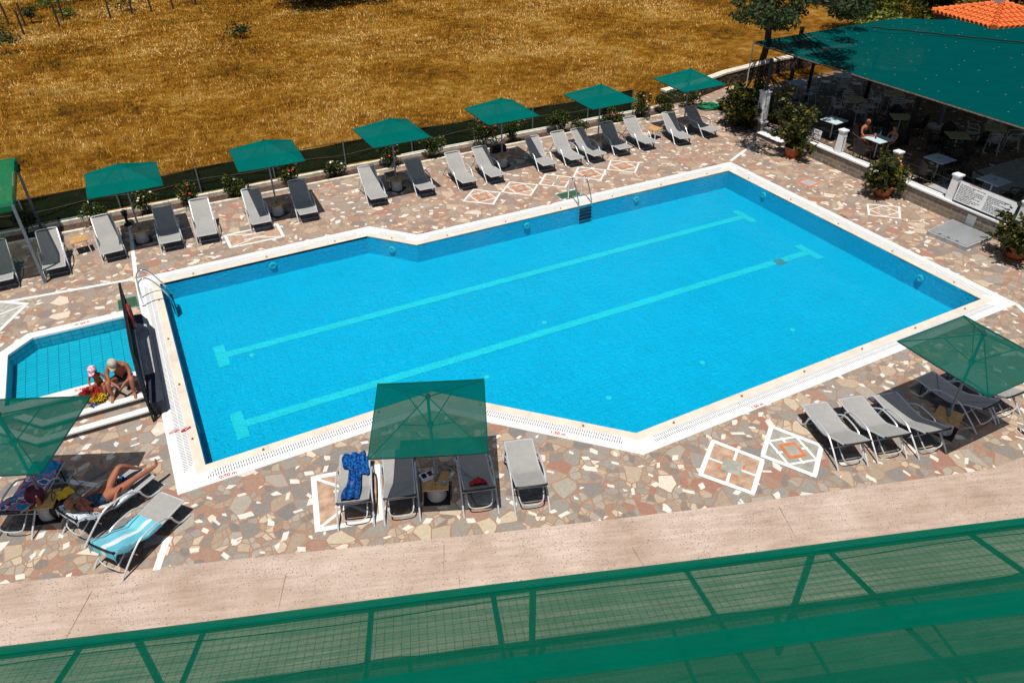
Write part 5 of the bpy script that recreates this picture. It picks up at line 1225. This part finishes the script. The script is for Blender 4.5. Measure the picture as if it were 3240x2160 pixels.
# hatch
Q = [G3 for G3 in G4(g3, [(1590, 1070), (1900, 1200), (2110, 1120), (1800, 985)])]
t = thing('access_hatch', 'grey sheet metal hatch on a low concrete frame beside the pool', 'hatch', (0, 0, 0))
Qh = [g3(a_, b_, .16) for a_, b_ in [(1590, 1070), (1900, 1200), (2110, 1115), (1790, 978)]]; c = sum(Qh, Vector())/4
m = MB(); m.prism([(p.x, p.y) for p in Qh], 0, .13); m.build('frame', 'concrete_grey', t)
m = MB(); m.prism([((p-c)*.93+c)[:2] for p in Qh], .135, .155); m.build('lid', 'sheet_grey', t, bevel=.003)
for u in (.25, .5, .75): m = MB(); p = Qh[0].lerp(Qh[1], u); p = p.lerp(c, .12); m.box((p.x, p.y, .16), (.09, .03, .012), rz=R(-60)); m.build('hinge', 'dark_metal', t)

# potted rubber plants
def ficus(label, p, h, rad, n, seed, pot=True, leaf=.17, lean=(0, 0)):
    t = thing('potted_rubber_plant' if pot else 'rubber_plant', label, 'plant', (p.x, p.y, 0)); g_ = random.Random(seed)
    z0 = .0
    if pot:
        m = MB(); m.lathe([(.20, .02), (.24, .08), (.30, .34), (.33, .36), (.33, .42), (.29, .42), (.27, .36)], 24); m.build('pot', 'terracotta', t, smooth=True)
        m = MB(); m.lathe([(.27, 0), (.31, .015), (.31, .05), (.28, .05), (.26, .02)], 24); m.build('saucer', 'terracotta', t, smooth=True)
        m = MB(); m.lathe([(.27, .34), (.27, .38)], 16); m.build('soil', 'soil', t); z0 = .36
    m = MB(); P = []
    for i in range(16 if pot else 26):
        a_ = g_.uniform(0, 2*PI); r_ = rad*g_.uniform(.45, 1); top = (r_*math.cos(a_)+lean[0], r_*math.sin(a_)+lean[1], z0+h*g_.uniform(.12, 1))
        pts = arc([(g_.uniform(-.08, .08), g_.uniform(-.08, .08), z0), (top[0]*.25, top[1]*.25, z0+(top[2]-z0)*.6), top], 2); m.tube(pts, .012, 5)
        for q_ in pts[4:]:
            for _ in range(max(3, n//110)): P.append([q_.x+g_.gauss(0, .09), q_.y+g_.gauss(0, .09), q_.z+g_.gauss(0, .09)])
    m.build('stem', 'bark', t); leaf_obj('foliage', leaves(np.array(P), leaf, seed, .52, .15), 'leaf_ficus', t); return t
q = g3(1225, 800); ficus('potted rubber plant in a big terracotta pot in front of the orange life ring', q, 1.25, .80, 2000, 3)
q = g3(510, 490); ficus('potted rubber plant in a terracotta pot beside the terrace steps', q, 1.6, .85, 2200, 4)
q = g3(2270, 1290); ficus('potted rubber plant at the right edge beside the rules board', q, .95, .80, 1700, 5)
q = g2(330, 960); ficus('large spreading rubber plant left of the terrace steps', Vector((q.x, q.y, 0)), 1.75, 1.35, 2600, 6, False, .2)
q = g2(480, 880); ficus('dark rubber plant behind the large one near the tall white pillar', Vector((23.6, 10.3, 0)), 1.6, 1.1, 2400, 8, False, .19)

# shade roof
A0, A1, A2 = G(2385, 133, 2.9), G(2425, 147, 2.9), G(3240, 403, 3.3)
dirn = (A2-A1); A3 = A1+dirn*1.55; B1 = G(2851, 58, 3.0); B2 = G(2985, 64, 2.95); B3 = G(3035, 53, 3.1); B4 = G(3240, 60, 3.1); B5 = B4+Vector((8, -6, .1))
rt = thing('shade_roof', 'huge green shade cloth roof over the restaurant terrace', 'canopy', (0, 0, 0))
edge_f = [A1, A2, A3]; edge_b = [B1, B2, B3, B4, B5]
def along(pl_, u):
    Ls = [(b_-a_).length for a_, b_ in zip(pl_[:-1], pl_[1:])]; s = u*sum(Ls)
    for (a_, b_), L in zip(zip(pl_[:-1], pl_[1:]), Ls):
        if s <= L+1e-6: return a_.lerp(b_, s/L)
        s -= L
    return pl_[-1]
m = MB()
def rf(u, v):
    f_ = along(edge_f, u); b_ = along([A1.lerp(B1, .0)+(B1-A1)]+edge_b[1:], u); p = f_.lerp(b_, v)
    return (p.x, p.y, p.z+(.02*math.sin(v*16+u*3)*math.sin(v*PI)+.012*math.sin(u*31))*math.sin(v*PI)**.5 if 0 < v < 1 else p.z)
m.grid(rf, 40, 60); m.build('cloth', 'roof_cloth', rt)
m = MB(); m.add([A0, A1, B1, B1+Vector((-.05, .9, -.25))], [(0, 1, 2, 3)]); m.build('side_flap', 'roof_cloth', rt)
m = MB(); m.tube([A0-Vector((0, 0, .03)), A1-Vector((0, 0, .04)), A2-Vector((0, 0, .04)), A3-Vector((0, 0, .04))], .03, 6); m.build('edge_beam', 'grey_wood', rt)
s0, s1 = G(2757, 94, 3.04), G(3240, 143, 3.12); s2 = s0.lerp(s1, 1.5); m = MB(); m.tube([s0+(s2-s0)*(i/24)+Vector((0, 0, .09+.01*math.sin(i*2.2))) for i in range(25)], .028, 5); m.build('seam', 'black', rt)
g_ = random.Random(9); cm = MB(); cm.box((0, 0, 0), (.05, .028, .008)); cm = cm.mesh('clip', 'sheet_grey')
for i in range(7):
    for j in range(14):
        u, v = (i+.5+g_.uniform(-.35, .35))/7*.62, (j+g_.uniform(-.4, .4)+.4)/14*.95
        p = Vector(rf(u, max(.01, v))); o = bpy.data.objects.new('clip', cm); COL.objects.link(o); o.parent = rt; o.location = (p.x, p.y, p.z+.014); o.rotation_euler.z = g_.uniform(0, 3)
def post(label, x, y, h, mat, w_=.10, cyl=False, base=None, z0=FZ, dx=0, dy=0):
    t = thing('roof_post', label, 'post', (x, y, z0), 0, 'posts holding the green roof'); m = MB()
    if cyl: m.tube([(0, 0, 0), (dx, dy, h-z0)], w_/2, 12)
    else: m.tube([(0, 0, 0), (dx, dy, h-z0)], w_*.7, 4)
    m.build('shaft', mat, t)
    if base: m = MB(); m.lathe([(.40, 0), (.40, .08), (.2, .12)], 20); m.build('base', base, t)
    return t
post('slim grey metal post under the left tip of the green roof', 24.87, 11.85, 2.9, 'frame_metal', .055, True, None, .55)
post('dark wooden post rising from the tall white pillar', WX+.02, 9.35, 2.98, 'black', .13, z0=1.75)
q = g2(710, 760, FZ); post('dark wooden post right of the tall white pillar', q.x, q.y, 2.95, 'black', .13)
q = gf(580, 600, FZ); post('dark wooden post beside the table with two seated people', q.x, q.y, 3.1, 'black', .17)
q = gf(1070, 345, FZ); post('grey round post on a white disc base in the middle of the terrace', q.x, q.y, 3.1, 'pole_metal', .15, True, 'white_concrete')
q = g2(1160, 740, FZ); post('dark wooden post between the two rows of metal chairs', q.x, q.y, 2.98, 'black', .15)
q = g2(570, 660, 0); post('slanted dark tree trunk like post at the far corner of the terrace', q.x-.3, 13.0, 2.8, 'bark', .2, True, None, 0, .3, .2)

# terrace furniture
def table(label, c, rz, top, w_=.74):
    t = thing('dining_table', label, 'table', (c.x, c.y, FZ), rz, 'square dining tables on the terrace')
    m = MB(); m.box((0, 0, .73), (w_, w_, .03)); m.build('table_top', top, t, bevel=.005)
    m = MB(); m.tube([(0, 0, .03), (0, 0, .72)], .03, 8); m.build('column', 'alu', t)
    m = MB(); m.box((0, 0, .015), (.44, .06, .03)); m.box((0, 0, .016), (.06, .44, .03)); m.build('foot', 'dark_metal', t); return t
def metal_chair(label):
    t = thing('metal_chair', label, 'chair', (0, 0, 0), 0, 'aluminium armchairs on the terrace')
    m = MB(); m.grid(lambda u, v: ((u-.5)*.42, (v-.5)*.40, .44-.012*math.sin(PI*v)), 6, 6, .012); m.build('seat', 'alu', t, smooth=True)
    m = MB()
    for z_ in (.58, .66, .74): m.grid(lambda u, v, z_=z_: ((u-.5)*.44, -.22-.05*(1-(2*u-1)**2), z_+.05*v), 8, 1, .004)
    m.build('backrest', 'alu', t)
    for s in (-1, 1):
        m = MB(); m.tube(arc([(s*.23, .22, 0), (s*.24, .20, .45), (s*.27, .16, .66), (s*.27, -.1, .68), (s*.22, -.24, .70)], 2), .013, 6); m.build('arm_leg', 'alu', t, smooth=True)
        m = MB(); m.tube([(s*.23, -.30, 0), (s*.21, -.2, .45)], .013, 6); m.build('leg', 'alu', t, smooth=True)
    m = MB(); m.tube(arc([(-.21, -.2, .44), (-.22, -.26, .78), (-.12, -.30, .84), (.12, -.30, .84), (.22, -.26, .78), (.21, -.2, .44)], 2), .013, 6); m.build('back_frame', 'alu', t, smooth=True); return t
def wicker_chair(label):
    t = thing('wicker_chair', label, 'chair', (0, 0, 0), 0, 'dark wicker armchairs on the terrace')
    m = MB(); m.box((0, 0, .42), (.48, .46, .07)); m.build('seat', 'wicker', t, bevel=.02)
    m = MB(); m.grid(lambda u, v: ((u-.5)*.52, -.22-.09*(1-(2*u-1)**2)-.06*v, .42+(.50-.16*(2*u-1)**2)*v), 10, 6, .03); m.build('backrest', 'wicker', t, smooth=True)
    for s in (-1, 1):
        m = MB(); m.tube(arc([(s*.25, .2, .42), (s*.28, .2, .62), (s*.28, -.1, .66), (s*.25, -.24, .72)], 2), .024, 6); m.build('armrest', 'wicker', t, smooth=True)
        for y in (-.19, .19): m = MB(); m.tube([(s*.21, y, .4), (s*.23, y*1.1, 0)], .02, 6); m.build('leg', 'wicker', t)
    return t
pm = pw = None
def chair(kind, c, a_, dist, label):
    global pm, pw
    p = (c.x+math.cos(a_)*dist, c.y+math.sin(a_)*dist, FZ); rz = a_+PI/2
    if kind == 'm':
        if pm is None: pm = metal_chair(label); pm.location = p; pm.rotation_euler.z = rz
        else: copy_tree(pm, p, rz, label)
    else:
        if pw is None: pw = wicker_chair(label); pw.location = p; pw.rotation_euler.z = rz
        else: copy_tree(pw, p, rz, label)
TB = [(g2, (1090, 748), (1040, 775), (1180, 775), 'table_olive', 'm', (0, 1, 2, 3), 'olive topped table with four metal chairs, left of the central post'),
 (g2, (1380, 700), (1310, 722), (1450, 730), 'table_olive', 'm', (0, 1, 2, 3), 'olive topped table right behind the central dark post'),
 (g2, (925, 905), (905, 872), (1030, 912), 'table_blue', 'w', (1,), 'grey topped table directly behind the shower sign'),
 (g2, (1430, 880), (1370, 903), (1500, 910), 'table_olive', 'w', (0, 2, 1), 'olive topped table with dark chairs behind the seated man'),
 (g2, (1260, 1045), None, None, 'table_blue', 'w', (), 'pale table laid for the two seated people'),
 (gf, (1370, 465), (1270, 520), (1575, 530), 'table_olive', 'w', (0, 1, 2, 3), 'olive topped table with dark chairs right of the round post'),
 (gf, (1930, 352), (1760, 380), (2100, 425), 'table_olive', 'm', (0, 1, 2, 3), 'olive topped table with metal chairs near the right roof edge'),
 (gf, (1100, 810), None, None, 'table_blue', 'w', (0, 2, 3), 'pale blue topped table right of the orange life ring pillar'),
 (gf, (1910, 1130), None, None, 'table_blue', 'w', (1, 3), 'blue topped table right behind the rules board'),
 (g2, (990, 570), (950, 592), (1080, 600), 'table_blue', 'm', (0, 2, 3), 'white topped table at the back near the rubble wall'),
 (g2, (660, 622), None, None, 'table_blue', 'm', (0, 3), 'white topped table behind the tall white pillar')]
short = ['left olive table', 'olive table behind the dark post', 'table at the shower sign', 'olive table behind the seated man', 'laid table', 'olive table right of the round post', 'olive table near the right roof edge', 'pale blue table', 'table behind the rules board', 'white table by the rubble wall', 'white table by the tall pillar']
TC = []
for i, (fn, c, e0, e1, top, kd, cs, lab) in enumerate(TB):
    C_ = fn(*c, 1.13); rz = 0
    if e0: d = fn(*e1, 1.13)-fn(*e0, 1.13); rz = math.atan2(d.y, d.x)
    table(lab, C_, rz, top); TC.append((C_, rz))
    for k_ in cs:
        a_ = rz+k_*PI/2; sd = ('right', 'far', 'left', 'near')[int(((a_+.5+PI/4) % (2*PI))//(PI/2))]
        chair(kd, C_, a_, .66, ('aluminium' if kd == 'm' else 'dark wicker')+' armchair on the %s side of the %s' % (sd, short[i]))
    if i in (2, 5, 6, 7, 8): ashtray((C_.x, C_.y, FZ+.746), 'ashtray on the '+short[i])
m = MB(); C_, _ = TC[8]
# seated people
C_, _ = TC[4]
chair('w', C_, PI*.5, .72, 'dark wicker armchair under the seated man'); chair('w', C_, -.1, .75, 'dark wicker armchair under the blonde child'); chair('w', C_, PI, .7, 'empty dark wicker armchair at the laid table')
def seated(label, p, rz, skin, shirt, hair, k, cr=0):
    t = thing('person', label, 'person', p, rz); z0 = .47
    N = [(None, (0, 0, z0+.09), (.14*k, .11*k)), (0, (0, -.01, z0+.24*k), (.125*k, .095*k)), (1, (0, .0, z0+.42*k), (.15*k, .10*k)), (2, (0, .03, z0+.53*k), (.14*k, .075*k)), (3, (0, .05, z0+.60*k), .045*k)]
    hn = head_nodes(N, 4, (0, .05, z0+.61*k), (0, .12, 1), (.1, 1, -.15), k)
    for s in (-1, 1):
        i0 = len(N); N += [(0, (s*.09*k, .06, z0+.07), .075*k), (i0, (s*.12*k, .25*k, z0+.08), .068*k), (i0+1, (s*.13*k, .42*k, z0+.07), .055*k), (i0+2, (s*.13*k, .43*k, z0-.2), .045*k), (i0+3, (s*.13*k, .40*k, .07), .03*k), (i0+4, (s*.13*k, .50*k, .03), (.03*k, .018*k))]
        i1 = len(N); N += [(3, (s*.18*k, .03, z0+.50*k), .05*k), (i1, (s*.23*k, .08, z0+.34*k), .042*k), (i1+1, (s*.22*k, .20*k, z0+.25*k), .036*k), (i1+2, (s*.12*k, .36*k, z0+.32*k), .024*k)]
        hand(N, i1+3, N[i1+3][1], (-s*.5, .7, 0), (s*.6, .5, .1), .5, k)
    skin_obj('body', N, skin, t); features(t, *(hn[0],)+hn[2:], k)
    skin_obj('shirt', [(None, (0, 0, z0+.10), (.15*k, .12*k)), (0, (0, -.01, z0+.24*k), (.135*k, .105*k)), (1, (0, .0, z0+.42*k), (.162*k, .11*k)), (2, (0, .03, z0+.52*k), (.15*k, .085*k))], shirt, t)
    skin_obj('hair', [(None, (hn[1]-hn[3]*.02)[:], (.066*k, .068*k)), (0, (hn[1]-hn[2]*.08-hn[3]*.05)[:], (.06*k, .045*k))]+([(1, (hn[1]-hn[2]*.2-hn[3]*.07)[:], (.06*k, .035*k))] if k < .9 else []), hair, t)
seated('man in dark sleeveless top sitting at the laid terrace table', (C_.x, C_.y+.68, FZ), PI, 'skin_tan', 'black', 'hair_dark', 1)
seated('blonde child in striped shirt sitting at the laid terrace table', (C_.x+.68, C_.y-.1, FZ), PI/2, 'skin_fair', 'stripe_shirt', 'hair_blonde', .78)
for (dx, dy, lab, mt, h) in ((.15, .1, 'blue water bottle on the laid table', 'glass_bottle', .24), (-.12, .05, 'glass of red drink on the laid table', 'red_cloth', .12), (.02, .2, 'clear glass on the laid table', 'sheet_grey', .12)):
    t = thing('bottle' if h > .2 else 'drinking_glass', lab, 'bottle' if h > .2 else 'glass', (C_.x+dx, C_.y+dy, FZ+.746)); m = MB(); m.lathe([(.03, 0), (.033, .02), (.033, h*.6), (.016 if h > .2 else .035, h*.8), (.016 if h > .2 else .036, h)], 12); m.build('vessel', mt, t, smooth=True)

# ================================================================== FOREGROUND AWNING
EZ = 2.55; E0, E1 = G(0, 2048, EZ), G(3240, 1640, EZ); ed = (E1-E0).normalized(); nb = Vector((ed.y, -ed.x, 0)); sl_ = math.tan(R(20))
if nb.y > 0: nb = -nb
aw = thing('awning', 'long sloping green shade net awning with wire lattice in the foreground', 'awning', E0)
L0 = 3.0; Lx = (E1-E0).length+8
def AP(s, d, dz=0, sag=True):
    z = sl_*d+dz-(.03*math.sin(PI*min(d, 3)/3)*(1+.4*math.sin(s*1.3)) if sag else 0)+.012*math.sin(s*.9)
    p = ed*(s-L0)+nb*d; return Vector((p.x, p.y, z))
W1 = 1.40; W2 = 1.80
m = MB(); m.grid(lambda u, v: AP(Lx*u, .0+4.9*v), 120, 26); m.build('net_cloth', 'awning_cloth', aw)
m = MB(); m.grid(lambda u, v: AP(Lx*u, -.01+.17*v, .012), 120, 2); m.build('hem', 'awning_double', aw)
m = MB(); m.grid(lambda u, v: AP(Lx*u, W1+(W2-W1)*v+.03*math.sin(u*9), .012), 120, 3); m.build('overlap', 'awning_double', aw)
m = MB()
k_ = int(Lx/.105)
for i in range(k_): m.tube([AP(i*.105, .12, -.02), AP(i*.105, W1*.5, -.02), AP(i*.105, W1, -.02)], .0026, 4, cap=False)
for j in range(15): m.tube([AP(Lx*i/60, .12+j*.105, -.03) for i in range(61)], .0026, 4, cap=False)
m.build('wire_lattice', 'hem_green', aw)
def sd(px): # distance along the edge of a photo column on the awning edge line
    p = G(px, 2048-408*px/3240, EZ); return (p-E0).dot(ed)+L0
for px in (640, 1173, 1557, 2170, 2624, 3065, 250):
    s = sd(px); m = MB(); m.tube([AP(s, .03, -.13, False), AP(s, 4.9, -.13, False)], .038, 6); m.build('rafter', 'pole_metal', aw)
m = MB()
for d_ in (.03, W1+.2, 3.6): m.tube([AP(0, d_, -.15, False), AP(Lx, d_, -.15, False)], .04, 6)
m.build('beam', 'pole_metal', aw)
for px in (430, 1684, 2570):
    s = sd(px); a_ = AP(s, .05, -.1, False); m = MB(); m.tube([a_, (a_.x, a_.y, -EZ)], .05, 8); m.build('post', 'pole_metal', aw)
m = MB(); g_ = random.Random(2)
m.tube([AP(Lx*i/80, 1.15+.05*math.sin(i*.4)+.02*math.sin(i*1.7), -.02) for i in range(81)], .008, 5); m.tube([AP(Lx*i/80, .33+.04*math.sin(i*.3), -.02) for i in range(81)], .008, 5); m.build('cord', 'navy', aw)
for px, d_ in ((3100, .6), (1175, 2.5), (2690, 2.4)):
    pass
